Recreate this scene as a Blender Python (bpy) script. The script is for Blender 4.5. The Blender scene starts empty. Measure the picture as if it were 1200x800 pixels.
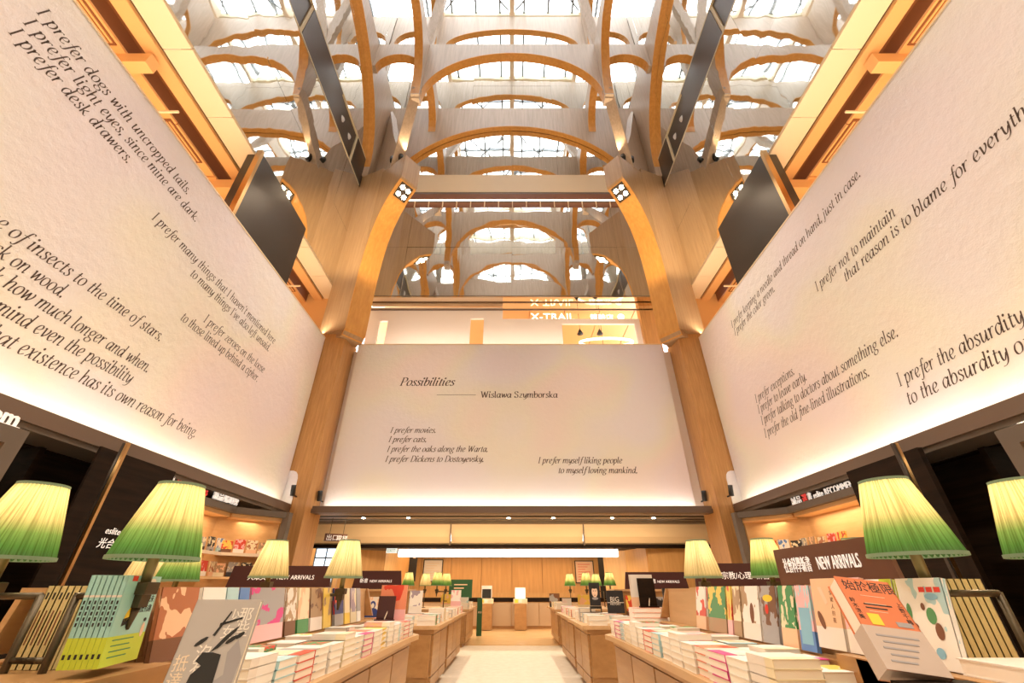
import bpy, math, random
from mathutils import Vector, Matrix
random.seed(7)
C = bpy.context.scene.collection
SC = bpy.context.scene
PI = math.pi

# ------------------------------------------------------------------ camera, sky, lights, exposure
H = 1.25
cam_d = bpy.data.cameras.new('camera'); cam_d.sensor_width = 36; cam_d.lens = 488/1200*36
cam_d.clip_start = 0.05; cam_d.clip_end = 300
cam = bpy.data.objects.new('camera', cam_d); C.objects.link(cam)
cam.location = (0, 0, H); cam.rotation_euler = (math.radians(90+30.72), 0, 0)
SC.camera = cam

world = bpy.data.worlds.new('sky'); SC.world = world; world.use_nodes = True
bg = world.node_tree.nodes['Background']
bg.inputs[0].default_value = (0.93, 0.97, 1.0, 1); bg.inputs[1].default_value = 5.0

SC.view_settings.view_transform = 'Standard'; SC.view_settings.look = 'None'
SC.view_settings.gamma = 1; SC.view_settings.use_curve_mapping = False
SC.view_settings.exposure = 0.27
SC.cycles.max_bounces = 9; SC.cycles.diffuse_bounces = 4; SC.cycles.glossy_bounces = 6
SC.cycles.transparent_max_bounces = 12; SC.cycles.transmission_bounces = 3
SC.cycles.caustics_reflective = True; SC.cycles.caustics_refractive = False
SC.cycles.sample_clamp_indirect = 5
SC.cycles.use_denoising = True

WARM = (1.0, 0.72, 0.42); WARMW = (1.0, 0.84, 0.64); ORANGE = (1.0, 0.64, 0.30)
def area(name, loc, size, energy, color, rot=(0, 0, 0), spread=None):
    l = bpy.data.lights.new(name, 'AREA'); l.shape = 'RECTANGLE'; l.size, l.size_y = size
    l.energy = energy; l.color = color
    if spread: l.spread = math.radians(spread)
    o = bpy.data.objects.new(name, l); C.objects.link(o); o.location = loc; o.rotation_euler = rot
    return o
def spot(name, loc, target, energy, color, angle=60, blend=.6, radius=.08):
    l = bpy.data.lights.new(name, 'SPOT'); l.energy = energy; l.color = color
    l.spot_size = math.radians(angle); l.spot_blend = blend; l.shadow_soft_size = radius
    o = bpy.data.objects.new(name, l); C.objects.link(o); o.location = loc
    o.rotation_euler = (Vector(target)-Vector(loc)).to_track_quat('-Z', 'Y').to_euler()
    return o
# cove strips along the foot of the three banners, shining up the cloth
area('cove_light', (-5.80, 5.6, 3.14), (.06, 11), 18, (1, .88, .74), (PI, math.radians(10), 0))
area('cove_light', (5.80, 5.6, 3.14), (.06, 11), 18, (1, .88, .74), (PI, math.radians(-10), 0))
area('cove_light', (0, 11.93, 3.14), (10, .06), 17, (1, .88, .74), (PI+math.radians(-10), 0, 0))
# bracket spot clusters shining down into the hall
for sx in (-1, 1):
    for y, ty in ((10.3, 6.0), (.7, 3.0)):
        spot('bracket_spot', (sx*3.85, y, 14.1), (sx*1.4, ty, 1), 1900, WARMW, 75)
        spot('column_uplight', (sx*4.2, 10.4 if y > 5 else .6, 16.3), (sx*3.8, 9.0 if y > 5 else 2.0, 22), 80, WARM, 100)
        spot('column_fill', (sx*3.0, 9.0 if y > 5 else 2.0, 8.4), (sx*5.0, 11.2 if y > 5 else -.2, 14), 420, WARM, 70)  # added warm fill on the columns, hung in mid-air without a fitting
# downlights of the low ceilings
area('ceiling_downlights', (0, 13.3, 2.93), (9, 1.2), 60, WARM)
area('ceiling_downlights', (0, 17.9, 2.40), (8, 2.0), 110, (1, .60, .28))
area('bulkhead_fill', (0, 12.9, 2.92), (10, .3), 75, WARM, (math.radians(62), 0, 0))  # added fill to brighten the cove panels, not one of the downlights
area('counter_light', (-.13, 15.9, 2.12), (7.3, .15), 70, WARMW)
# table spots under the banners' rails
for sx in (-1, 1):
    spot('table_spot', (sx*5.6, 4.5, 3.0), (sx*1.6, 4.2, 1), 80, WARM, 90)
    spot('table_spot', (sx*5.6, 7.5, 3.0), (sx*1.6, 8.2, 1), 80, WARM, 90)
    spot('table_spot', (sx*5.6, 1.2, 3.0), (sx*1.2, 1.9, 1), 60, WARM, 90)
    # upper gallery lamps
    area('gallery_light', (sx*8.0, 5.5, 8.9), (2.0, 12), 100, ORANGE, (PI, 0, 0))
    area('gallery_fascia_light', (sx*6.12, 5.5, 8.35), (.1, 12), 120, (1, .86, .68), (PI, 0, 0))
area('front_fill_light', (0, -2.4, 7.8), (9, 1.2), 260, WARMW)  # added front fill from behind the camera, no known ceiling lamp
for sx in (-1, 1): spot('bracket_fill_spot', (sx*5.95, 7.2, 10.9), (sx*5.5, 11.3, 12.4), 520, WARM, 60)  # added fill to warm the bracket faces, no lamp fitting there
area('gallery_light', (0, 15, 8.7), (9, 3), 16, ORANGE, (PI, 0, 0))
area('hoarding_light', (0, 12.3, 8.5), (9, .1), 60, WARMW, (PI+math.radians(-20), 0, 0))

# ------------------------------------------------------------------ materials
MATS = {}
def newmat(name):
    m = bpy.data.materials.new(name); m.use_nodes = True
    nt = m.node_tree; b = nt.nodes['Principled BSDF']
    MATS[name] = m
    return m, nt, b
def N(nt, t, **k):
    n = nt.nodes.new(t)
    for a, v in k.items(): setattr(n, a, v)
    return n
def ramp(nt, fac, stops):
    r = N(nt, 'ShaderNodeValToRGB'); els = r.color_ramp.elements
    while len(els) < len(stops): els.new(.5)
    for e, (p, c) in zip(els, stops): e.position = p; e.color = (*c, 1)
    nt.links.new(fac, r.inputs[0]); return r.outputs[0]
def bump(nt, b, h, strength=.3, dist=.01):
    n = N(nt, 'ShaderNodeBump'); n.inputs['Strength'].default_value = strength; n.inputs['Distance'].default_value = dist
    nt.links.new(h, n.inputs['Height']); nt.links.new(n.outputs[0], b.inputs['Normal'])
def plain(name, col, rough=.6, metal=0, emit=None, es=0, spec=None):
    m, nt, b = newmat(name)
    b.inputs['Base Color'].default_value = (*col, 1); b.inputs['Roughness'].default_value = rough
    b.inputs['Metallic'].default_value = metal
    if spec is not None: b.inputs['Specular IOR Level'].default_value = spec
    if emit: b.inputs['Emission Color'].default_value = (*emit, 1); b.inputs['Emission Strength'].default_value = es
    return m
def tex(nt, scale=(1, 1, 1), coord='Object'):
    tc = N(nt, 'ShaderNodeTexCoord'); mp = N(nt, 'ShaderNodeMapping'); mp.inputs['Scale'].default_value = scale
    nt.links.new(tc.outputs[coord], mp.inputs[0]); return mp.outputs[0]
def noise(nt, vec, scale=5, detail=4, rough=.5):
    n = N(nt, 'ShaderNodeTexNoise'); n.inputs['Scale'].default_value = scale; n.inputs['Detail'].default_value = detail
    n.inputs['Roughness'].default_value = rough; nt.links.new(vec, n.inputs['Vector']); return n.outputs[0]
def wood(name, a, b_, grain=(9, 9, .7), rough=.45, sc=2.2):
    m, nt, b = newmat(name)
    v = tex(nt, grain); n = noise(nt, v, sc, 5, .6)
    c = ramp(nt, n, [(.3, a), (.7, b_)])
    nt.links.new(c, b.inputs['Base Color']); b.inputs['Roughness'].default_value = rough
    bump(nt, b, n, .12, .005)
    return m
wood('wood_column', (.50, .25, .085), (.66, .36, .13))
wood('wood_mid', (.42, .26, .13), (.52, .34, .18), (7, 7, .35))
wood('wood_face', (.47, .36, .26), (.60, .47, .36), (7, 7, .35))
wood('wood_soffit', (.64, .29, .06), (.76, .38, .09), (5, 5, 1), .5)  # warm uplight glow on the undersides painted in as deeper orange
wood('wood_table', (.37, .19, .07), (.48, .27, .11), (2, .5, 9), .4)
wood('wood_top', (.54, .33, .16), (.64, .41, .21), (6, .6, 6), .4)
wood('wood_dark', (.006, .0035, .002), (.022, .011, .006), (2, .5, 6), .55)
MATS['wood_dark'].node_tree.nodes['Principled BSDF'].inputs['Specular IOR Level'].default_value = .12
wood('wood_wall', (.62, .34, .12), (.74, .44, .17), (5, 5, .4), .5)
wood('wood_riser', (.34, .17, .06), (.44, .235, .09), (3, .6, 5), .4)
wood('wood_niche', (.66, .40, .18), (.76, .50, .25), (3, .6, 5), .5)
plain('soffit_cream', (.84, .68, .46), .55)
plain('orange_panel', (.80, .45, .18), .5)
plain('orange_dark', (.25, .09, .03), .6)
plain('bronze', (.075, .06, .05), .28, .6)
plain('bronze_rail', (.17, .12, .09), .45, .3)
plain('frame_grey', (.12, .095, .075), .5)
plain('black', (.012, .011, .010), .5)
plain('brass', (.55, .33, .14), .3, 1)
plain('lamp_brass', (.22, .19, .09), .4, .7)
plain('lamp_metal', (.10, .075, .045), .42, .6)
plain('sign_maroon', (.055, .012, .012), .5)
plain('sign_brown', (.13, .05, .028), .5)
plain('white_letter', (.85, .82, .78), .5, emit=(1, .95, .9), es=.35)
plain('red_letter', (.75, .05, .05), .5, emit=(1, .1, .08), es=.25)
plain('ink', (.085, .055, .045), .8)
plain('ink_black', (.02, .02, .02), .7)
plain('print_white', (.82, .78, .72), .7)
plain('print_yellow', (.85, .62, .05), .6)
plain('print_red', (.70, .05, .03), .6)
plain('print_green', (.10, .30, .12), .6)
plain('print_brown', (.20, .08, .04), .6)
plain('print_skin', (.86, .62, .46), .6)
plain('print_blue', (.25, .50, .66), .6)
plain('print_grey', (.34, .32, .33), .6)
plain('cream_panel', (.86, .68, .44), .55)
plain('hoarding', (.80, .70, .64), .6)
plain('led', (1, 1, 1), .5, emit=(1, .88, .70), es=9)
plain('lightbox', (1, 1, 1), .5, emit=(1, .93, .80), es=4.2)
plain('neon', (1, 1, 1), .5, emit=(1, .80, .55), es=2.4)
plain('exit_face', (.9, .95, .9), .5, emit=(.9, 1, .92), es=.7)
plain('screen', (.8, .9, .95), .4, emit=(.75, .92, 1), es=1.4)
plain('daylight_pane', (.8, .9, .95), .3, emit=(.75, .88, 1), es=1.6)
plain('led_small', (1, 1, 1), .5, emit=(1, .86, .62), es=40)
plain('pages', (.86, .79, .68), .85)
plain('pages_light', (.90, .84, .75), .85)
plain('mullion', (.20, .23, .25), .5)
plain('rafter', (.80, .66, .50), .5)
plain('kerb', (.70, .62, .44), .6)
plain('steel_front', (.62, .48, .34), .32, .55)
plain('white_duct', (.75, .74, .70), .5)
plain('stone_back', (.5, .42, .33), .7)

m, nt, b = newmat('mirror')       # wavy stretched-film mirror
b.inputs['Base Color'].default_value = (.90, .90, .87, 1); b.inputs['Metallic'].default_value = 1; b.inputs['Roughness'].default_value = .025
n1 = noise(nt, tex(nt, (1, 1, 1)), .6, 2.0)
bump(nt, b, n1, 1.0, .010)
m, nt, b = newmat('mirror_soffit')
b.inputs['Base Color'].default_value = (.85, .72, .55, 1); b.inputs['Metallic'].default_value = 1; b.inputs['Roughness'].default_value = .06

m, nt, b = newmat('banner_cloth')   # rough watercolour-paper cloth; light leaks painted in as faint pastel tints
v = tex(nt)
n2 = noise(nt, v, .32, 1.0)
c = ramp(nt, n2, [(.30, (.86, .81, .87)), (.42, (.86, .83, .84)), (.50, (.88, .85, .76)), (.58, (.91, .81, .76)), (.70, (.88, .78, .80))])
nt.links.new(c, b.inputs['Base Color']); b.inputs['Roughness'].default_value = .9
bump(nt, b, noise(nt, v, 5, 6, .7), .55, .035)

m, nt, b = newmat('carpet')
v = tex(nt); c = ramp(nt, noise(nt, v, 7, 5, .7), [(.3, (.66, .57, .45)), (.7, (.76, .68, .56))])
nt.links.new(c, b.inputs['Base Color']); b.inputs['Roughness'].default_value = .8
m, nt, b = newmat('wood_floor')
v = tex(nt, (1, 6, 1)); c = ramp(nt, noise(nt, v, 2, 4), [(.3, (.62, .40, .18)), (.7, (.74, .52, .27))])
nt.links.new(c, b.inputs['Base Color']); b.inputs['Roughness'].default_value = .25

m, nt, b = newmat('glass')        # thin roof pane
nt.nodes.remove(b); tr = N(nt, 'ShaderNodeBsdfTransparent'); gl = N(nt, 'ShaderNodeBsdfGlossy'); gl.inputs['Roughness'].default_value = .05
mx = N(nt, 'ShaderNodeMixShader'); mx.inputs[0].default_value = .05
nt.links.new(tr.outputs[0], mx.inputs[1]); nt.links.new(gl.outputs[0], mx.inputs[2])
nt.links.new(mx.outputs[0], nt.nodes['Material Output'].inputs[0])

def shade_mat(name, stops, k=1.0):
    m, nt, b = newmat(name); nt.nodes.remove(b)
    tc = N(nt, 'ShaderNodeTexCoord'); sp = N(nt, 'ShaderNodeSeparateXYZ'); nt.links.new(tc.outputs['Generated'], sp.inputs[0])
    c = ramp(nt, sp.outputs[2], stops)
    # fine vertical fabric folds darken the dye a little
    so = N(nt, 'ShaderNodeSeparateXYZ'); nt.links.new(tc.outputs['Object'], so.inputs[0])
    at = N(nt, 'ShaderNodeMath', operation='ARCTAN2'); nt.links.new(so.outputs[1], at.inputs[0]); nt.links.new(so.outputs[0], at.inputs[1])
    cx = N(nt, 'ShaderNodeCombineXYZ'); nt.links.new(at.outputs[0], cx.inputs[0]); nt.links.new(so.outputs[2], cx.inputs[1])
    n = noise(nt, cx.outputs[0], 22, 3)
    mpp = N(nt, 'ShaderNodeMapping'); mpp.inputs['Scale'].default_value = (1, .12, 1)
    nt.links.new(cx.outputs[0], mpp.inputs[0]); nt.links.new(mpp.outputs[0], n.node.inputs['Vector'])
    mul = N(nt, 'ShaderNodeMix', data_type='RGBA', blend_type='MULTIPLY'); mul.inputs[0].default_value = .8
    nt.links.new(c, mul.inputs[6]); nt.links.new(ramp(nt, n, [(.38, (.50, .46, .36)), (.58, (1, 1, 1))]), mul.inputs[7])
    d = N(nt, 'ShaderNodeBsdfDiffuse'); t = N(nt, 'ShaderNodeBsdfTranslucent')
    nt.links.new(mul.outputs[2], d.inputs[0]); nt.links.new(mul.outputs[2], t.inputs[0])
    mx = N(nt, 'ShaderNodeMixShader'); mx.inputs[0].default_value = .62
    nt.links.new(d.outputs[0], mx.inputs[1]); nt.links.new(t.outputs[0], mx.inputs[2])
    nt.links.new(mx.outputs[0], nt.nodes['Material Output'].inputs[0])
shade_mat('shade_green', [(.0, (.11, .25, .10)), (.14, (.14, .36, .10)), (.32, (.27, .47, .15)), (.52, (.76, .67, .34)), (.9, (.82, .69, .37)), (1, (.5, .55, .28))])
shade_mat('shade_cream', [(.0, (.36, .40, .20)), (.1, (.74, .66, .38)), (.5, (.84, .73, .46)), (1, (.76, .67, .38))])
plain('shade_trim', (.20, .30, .20), .7)

# ------------------------------------------------------------------ mesh helpers
class MB:
    def __init__(s): s.v = []; s.f = []
    def add(s, vs, fs, M=None):
        o = len(s.v)
        s.v += [tuple(M @ Vector(p)) if M else tuple(p) for p in vs]
        s.f += [tuple(i+o for i in f) for f in fs]
        return s
    def box(s, x0, x1, y0, y1, z0, z1, M=None):
        x0, x1 = sorted((x0, x1)); y0, y1 = sorted((y0, y1)); z0, z1 = sorted((z0, z1))
        return s.add([(x0, y0, z0), (x1, y0, z0), (x1, y1, z0), (x0, y1, z0), (x0, y0, z1), (x1, y0, z1), (x1, y1, z1), (x0, y1, z1)],
                     [(0, 3, 2, 1), (4, 5, 6, 7), (0, 1, 5, 4), (1, 2, 6, 5), (2, 3, 7, 6), (3, 0, 4, 7)], M)
    def bar(s, p, q, w, h=None, up=(0, 0, 1)):
        p, q = Vector(p), Vector(q); h = h or w; d = (q-p).normalized(); u = Vector(up)
        if abs(d.dot(u)) > .95: u = Vector((0, 1, 0))
        a = d.cross(u).normalized()*w/2; b = a.cross(d).normalized()*h/2
        vs = [p-a-b, p+a-b, p+a+b, p-a+b, q-a-b, q+a-b, q+a+b, q-a+b]
        return s.add(vs, [(3, 2, 1, 0), (4, 5, 6, 7), (0, 1, 5, 4), (1, 2, 6, 5), (2, 3, 7, 6), (3, 0, 4, 7)])
    def tube(s, p, q, r0, r1=None, n=12):
        p, q = Vector(p), Vector(q); r1 = r0 if r1 is None else r1
        d = (q-p).normalized(); u = Vector((0, 0, 1)) if abs(d.z) < .9 else Vector((1, 0, 0))
        a = d.cross(u).normalized(); b = d.cross(a)
        vs = [p+(a*math.cos(t)+b*math.sin(t))*r0 for t in [2*PI*i/n for i in range(n)]] + \
             [q+(a*math.cos(t)+b*math.sin(t))*r1 for t in [2*PI*i/n for i in range(n)]]
        return s.add(vs, [(i, (i+1) % n, n+(i+1) % n, n+i) for i in range(n)]+[tuple(range(n-1, -1, -1)), tuple(range(n, 2*n))])
    def poly(s, pts, fr, t0, t1):
        """extrude a 2D outline (u,w); fr(u,w,t) -> point; between t0 and t1"""
        n = len(pts)
        return s.add([fr(u, w, t0) for u, w in pts]+[fr(u, w, t1) for u, w in pts],
                     [tuple(range(n-1, -1, -1)), tuple(range(n, 2*n))]+[(i, (i+1) % n, n+(i+1) % n, n+i) for i in range(n)])
    def strip(s, rows, fr, t0, t1):
        """rows of (u, zbot, ztop) -> solid plate between t0 and t1"""
        vs = []
        for u, a, b in rows: vs += [fr(u, a, t0), fr(u, b, t0), fr(u, a, t1), fr(u, b, t1)]
        fs = [(0, 1, 3, 2), (len(vs)-4, len(vs)-2, len(vs)-1, len(vs)-3)]
        for i in range(len(rows)-1):
            k = 4*i; j = k+4
            fs += [(k, j, j+1, k+1), (k+2, k+3, j+3, j+2), (k, k+2, j+2, j), (k+1, j+1, j+3, k+3)]
        return s.add(vs, fs)
    def build(s, name, mat, parent=None, smooth=False, loc=None, bevel=0):
        me = bpy.data.meshes.new(name); me.from_pydata(s.v, [], s.f)
        if isinstance(mat, str): mat = MATS[mat]
        me.materials.append(mat)
        if smooth: me.polygons.foreach_set('use_smooth', [True]*len(me.polygons))
        me.update()
        o = bpy.data.objects.new(name, me); C.objects.link(o)
        if parent: o.parent = parent
        if loc: o.location = loc
        if bevel:
            md = o.modifiers.new('bevel', 'BEVEL'); md.width = bevel; md.segments = 2; md.limit_method = 'ANGLE'
        return o
def box(name, b, mat, parent=None, bevel=0): return MB().box(*b).build(name, mat, parent, bevel=bevel)
def tag(o, label=None, cat=None, group=None, kind=None):
    if label: o['label'] = label
    if cat: o['category'] = cat
    if group: o['group'] = group
    if kind: o['kind'] = kind
    return o
def empty(name, loc=(0, 0, 0), rz=0, label=None, cat=None, group=None, kind=None):
    o = bpy.data.objects.new(name, None); C.objects.link(o); o.location = loc; o.rotation_euler = (0, 0, rz)
    o.empty_display_size = .1
    return tag(o, label, cat, group, kind)
def copy_tree(o, parent=None, keep=True):
    c = o.copy(); C.objects.link(c); c.parent = parent
    for ch in list(o.children): copy_tree(ch, c)
    return c
def frX(y0):  return lambda u, w, t: (u, y0+t, w)      # plate in the XZ plane
def frY(x0):  return lambda u, w, t: (x0+t, u, w)      # plate in the YZ plane

# ------------------------------------------------------------------ lettering
# a broad-nib drawn serif italic: each glyph is a list of strokes; lines are L, smooth curves are C
GL = {
'a': (.45, ['C.33,.36 .22,.45 .07,.33 .04,.14 .12,0 .24,.06 .34,.3', 'L.38,.45 .33,.08', 'C.33,.08 .36,0 .44,.04']),
'b': (.42, ['L.08,.72 .06,.1', 'L.0,.70 .08,.72', 'C.07,.25 .2,.45 .33,.4 .36,.2 .26,.02 .12,0 .06,.1']),
'c': (.36, ['C.33,.36 .26,.45 .12,.42 .04,.22 .1,.03 .2,0 .33,.08']),
'd': (.46, ['C.33,.36 .22,.45 .07,.33 .04,.14 .12,0 .24,.06 .34,.3', 'L.39,.72 .34,.08', 'L.31,.70 .39,.72', 'C.34,.08 .37,0 .45,.04']),
'e': (.37, ['C.05,.2 .2,.22 .31,.33 .25,.45 .13,.42 .04,.22 .1,.03 .2,0 .33,.09']),
'f': (.27, ['C.42,.67 .34,.73 .25,.66 .19,.35 .12,-.1 .03,-.22 -.07,-.18', 'L.05,.43 .33,.43']),
'g': (.42, ['C.34,.38 .22,.45 .1,.38 .06,.26 .14,.17 .26,.2 .34,.32 .34,.38', 'C.14,.17 .08,.09 .2,.04 .34,-.02 .32,-.15 .16,-.22 .02,-.16 .04,-.04 .16,.03', 'L.33,.41 .43,.45']),
'h': (.45, ['L.08,.72 .06,0', 'L.0,.70 .08,.72', 'C.07,.22 .16,.4 .27,.45 .34,.38 .32,.08', 'C.32,.08 .35,0 .43,.05']),
'i': (.21, ['L.01,.38 .08,.45', 'L.08,.45 .06,.07', 'C.06,.07 .09,0 .18,.05', 'D.11,.63']),
'j': (.2, ['L.08,.45 .04,-.1', 'C.04,-.1 -.03,-.22 -.1,-.18', 'D.11,.63']),
'k': (.41, ['L.08,.72 .06,0', 'L.0,.70 .08,.72', 'C.07,.2 .2,.28 .33,.43', 'C.13,.25 .24,.08 .32,0 .4,.05']),
'l': (.2, ['L.08,.72 .06,.07', 'L.0,.70 .08,.72', 'C.06,.07 .09,0 .17,.05']),
'm': (.66, ['L.01,.38 .08,.45', 'L.08,.45 .06,0', 'C.07,.22 .15,.4 .25,.45 .31,.38 .29,0', 'C.3,.22 .38,.4 .48,.45 .55,.38 .53,.08', 'C.53,.08 .56,0 .64,.05']),
'n': (.45, ['L.01,.38 .08,.45', 'L.08,.45 .06,0', 'C.07,.22 .16,.4 .27,.45 .34,.38 .32,.08', 'C.32,.08 .35,0 .43,.05']),
'o': (.4, ['C.2,.45 .08,.38 .03,.2 .08,.04 .18,0 .31,.07 .36,.25 .31,.41 .2,.45']),
'p': (.42, ['L.01,.38 .09,.45', 'L.09,.45 .05,-.22', 'L-.03,-.22 .13,-.22', 'C.08,.27 .2,.45 .33,.4 .36,.2 .26,.02 .14,0 .07,.08']),
'r': (.31, ['L.01,.38 .08,.45', 'L.08,.45 .06,0', 'C.07,.22 .14,.38 .24,.45 .31,.41']),
's': (.31, ['C.28,.37 .2,.45 .09,.41 .1,.3 .2,.22 .26,.12 .19,.01 .08,0 .02,.09']),
't': (.25, ['L.13,.58 .09,.1', 'C.09,.1 .12,0 .23,.06', 'L.03,.43 .25,.43']),
'u': (.46, ['L.01,.38 .08,.45', 'L.08,.45 .06,.12', 'C.06,.12 .12,0 .24,.08 .34,.3', 'L.37,.45 .33,.07', 'C.33,.07 .36,0 .44,.05']),
'v': (.37, ['L.01,.4 .08,.45', 'L.08,.45 .14,.01', 'C.14,.01 .29,.18 .34,.36 .29,.45']),
'w': (.57, ['L.01,.4 .08,.45', 'L.08,.45 .12,.01', 'L.12,.01 .3,.42', 'L.3,.42 .34,.01', 'C.34,.01 .49,.18 .54,.36 .49,.45']),
'x': (.4, ['C.03,.4 .12,.45 .18,.25 .26,.02 .36,.05', 'L.36,.43 .03,.02']),
'y': (.42, ['L.01,.38 .08,.45', 'C.08,.45 .1,.1 .2,.02 .33,.3', 'C.38,.45 .33,.0 .2,-.18 .04,-.2']),
'z': (.36, ['L.05,.42 .33,.43', 'L.33,.43 .03,.02', 'L.03,.02 .33,.02']),
'I': (.29, ['L.14,.68 .14,0', 'L.05,.68 .23,.68', 'L.05,0 .23,0']),
'P': (.5, ['L.13,.68 .13,0', 'L.04,0 .24,0', 'C.04,.68 .3,.69 .44,.6 .44,.42 .32,.33 .14,.33']),
'D': (.6, ['L.13,.68 .13,0', 'C.04,.68 .3,.69 .5,.58 .55,.34 .48,.1 .3,0 .04,0']),
'W': (.84, ['L.02,.68 .2,.68', 'L.11,.68 .26,0', 'L.26,0 .44,.62', 'L.42,.66 .57,0', 'L.57,0 .76,.68', 'L.68,.68 .84,.68']),
'S': (.46, ['L.38,.66 .38,.52', 'C.38,.54 .3,.68 .15,.67 .07,.54 .16,.41 .32,.31 .38,.15 .28,.02 .14,.0 .06,.14', 'L.06,.0 .06,.16']),
'.': (.17, ['D.06,.03']), ',': (.17, ['D.06,.03', 'L.08,.03 .03,-.1']), "'": (.14, ['L.08,.72 .05,.56']), '-': (.26, ['L.03,.2 .21,.2']), ' ': (.22, []),
}
def cr(pts, n=5):
    out = []; P_ = [pts[0]]+pts+[pts[-1]]
    for i in range(1, len(P_)-2):
        a, b, c, d = P_[i-1:i+3]
        for k in range(n):
            t = k/n
            out.append(tuple(.5*((2*b[j])+(-a[j]+c[j])*t+(2*a[j]-5*b[j]+4*c[j]-d[j])*t*t+(-a[j]+3*b[j]-3*c[j]+d[j])*t**3) for j in (0, 1)))
    out.append(pts[-1]); return out
def serif_text(txt, place, size, shear=.26, wt=1.0, width=None):
    """returns a mesh of flat ink; place(u, v) maps text units to 3D"""
    mb = MB(); x = 0
    tot = sum(GL[ch][0]+.03 for ch in txt); sx = (width/(tot*size)) if width else 1
    for ch in txt:
        adv, strokes = GL[ch]
        for st in strokes:
            pts = [tuple(float(q) for q in p.split(',')) for p in st[1:].split()]
            if st[0] == 'D':
                cx, cy = pts[0]; r = .062*wt
                ring = [(cx+r*math.cos(a), cy+r*math.sin(a)) for a in [PI*k/4 for k in range(8)]]
                mb.add([place((x+u+v*shear)*size*sx, v*size) for u, v in ring], [tuple(range(8))]); continue
            pl = cr(pts) if st[0] == 'C' else pts
            L, R = [], []
            for i, p in enumerate(pl):
                q0 = pl[max(i-1, 0)]; q1 = pl[min(i+1, len(pl)-1)]
                dx, dy = q1[0]-q0[0], q1[1]-q0[1]; l = math.hypot(dx, dy) or 1; dx /= l; dy /= l
                w = (.024+.062*abs(dy*.94-dx*.2)**1.6)*wt/2
                if st[0] == 'C' and i in (0, len(pl)-1): w *= .6
                L.append((p[0]-dy*w, p[1]+dx*w)); R.append((p[0]+dy*w, p[1]-dx*w))
            vs = [place((x+u+v*shear)*size*sx, v*size) for u, v in L+R]; n = len(L)
            mb.add(vs, [(i, i+1, n+i+1, n+i) for i in range(n-1)])
        x += adv+.03
    return mb
def font_text(name, txt, M, size, mat, parent, shear=0, depth=.002, bold=0, xs=1.0):
    """built-in font -> mesh, placed by matrix M (text lies in local XY)"""
    cu = bpy.data.curves.new(name, 'FONT'); cu.body = txt; cu.size = size; cu.shear = shear; cu.extrude = depth; cu.offset = bold
    cu.resolution_u = 2
    to = bpy.data.objects.new('tmp', cu)
    me = bpy.data.meshes.new_from_object(to); bpy.data.objects.remove(to)
    me.materials.clear(); me.materials.append(MATS[mat] if isinstance(mat, str) else mat)
    me.transform(M @ Matrix.Diagonal((xs, 1, 1, 1)))
    o = bpy.data.objects.new(name, me); C.objects.link(o); o.parent = parent
    return o
def frame(o, x, y):   # matrix with local X, Y axes given and origin
    x = Vector(x).normalized(); y = Vector(y); y = (y-x*y.dot(x)).normalized(); z = x.cross(y)
    M = Matrix((x, y, z)).transposed().to_4x4(); M.translation = Vector(o); return M

# ================================================================== THE ROOM
XM, YB, YF = 6.28, 12.4, -1.4
fl = tag(MB().box(-12, 12, -4, 13.2, -.1, 0).build('floor', 'carpet'), kind='structure')
box('floor_timber', (-12, 12, 13.2, 20, -.1, .012), 'wood_floor', fl)
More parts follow.
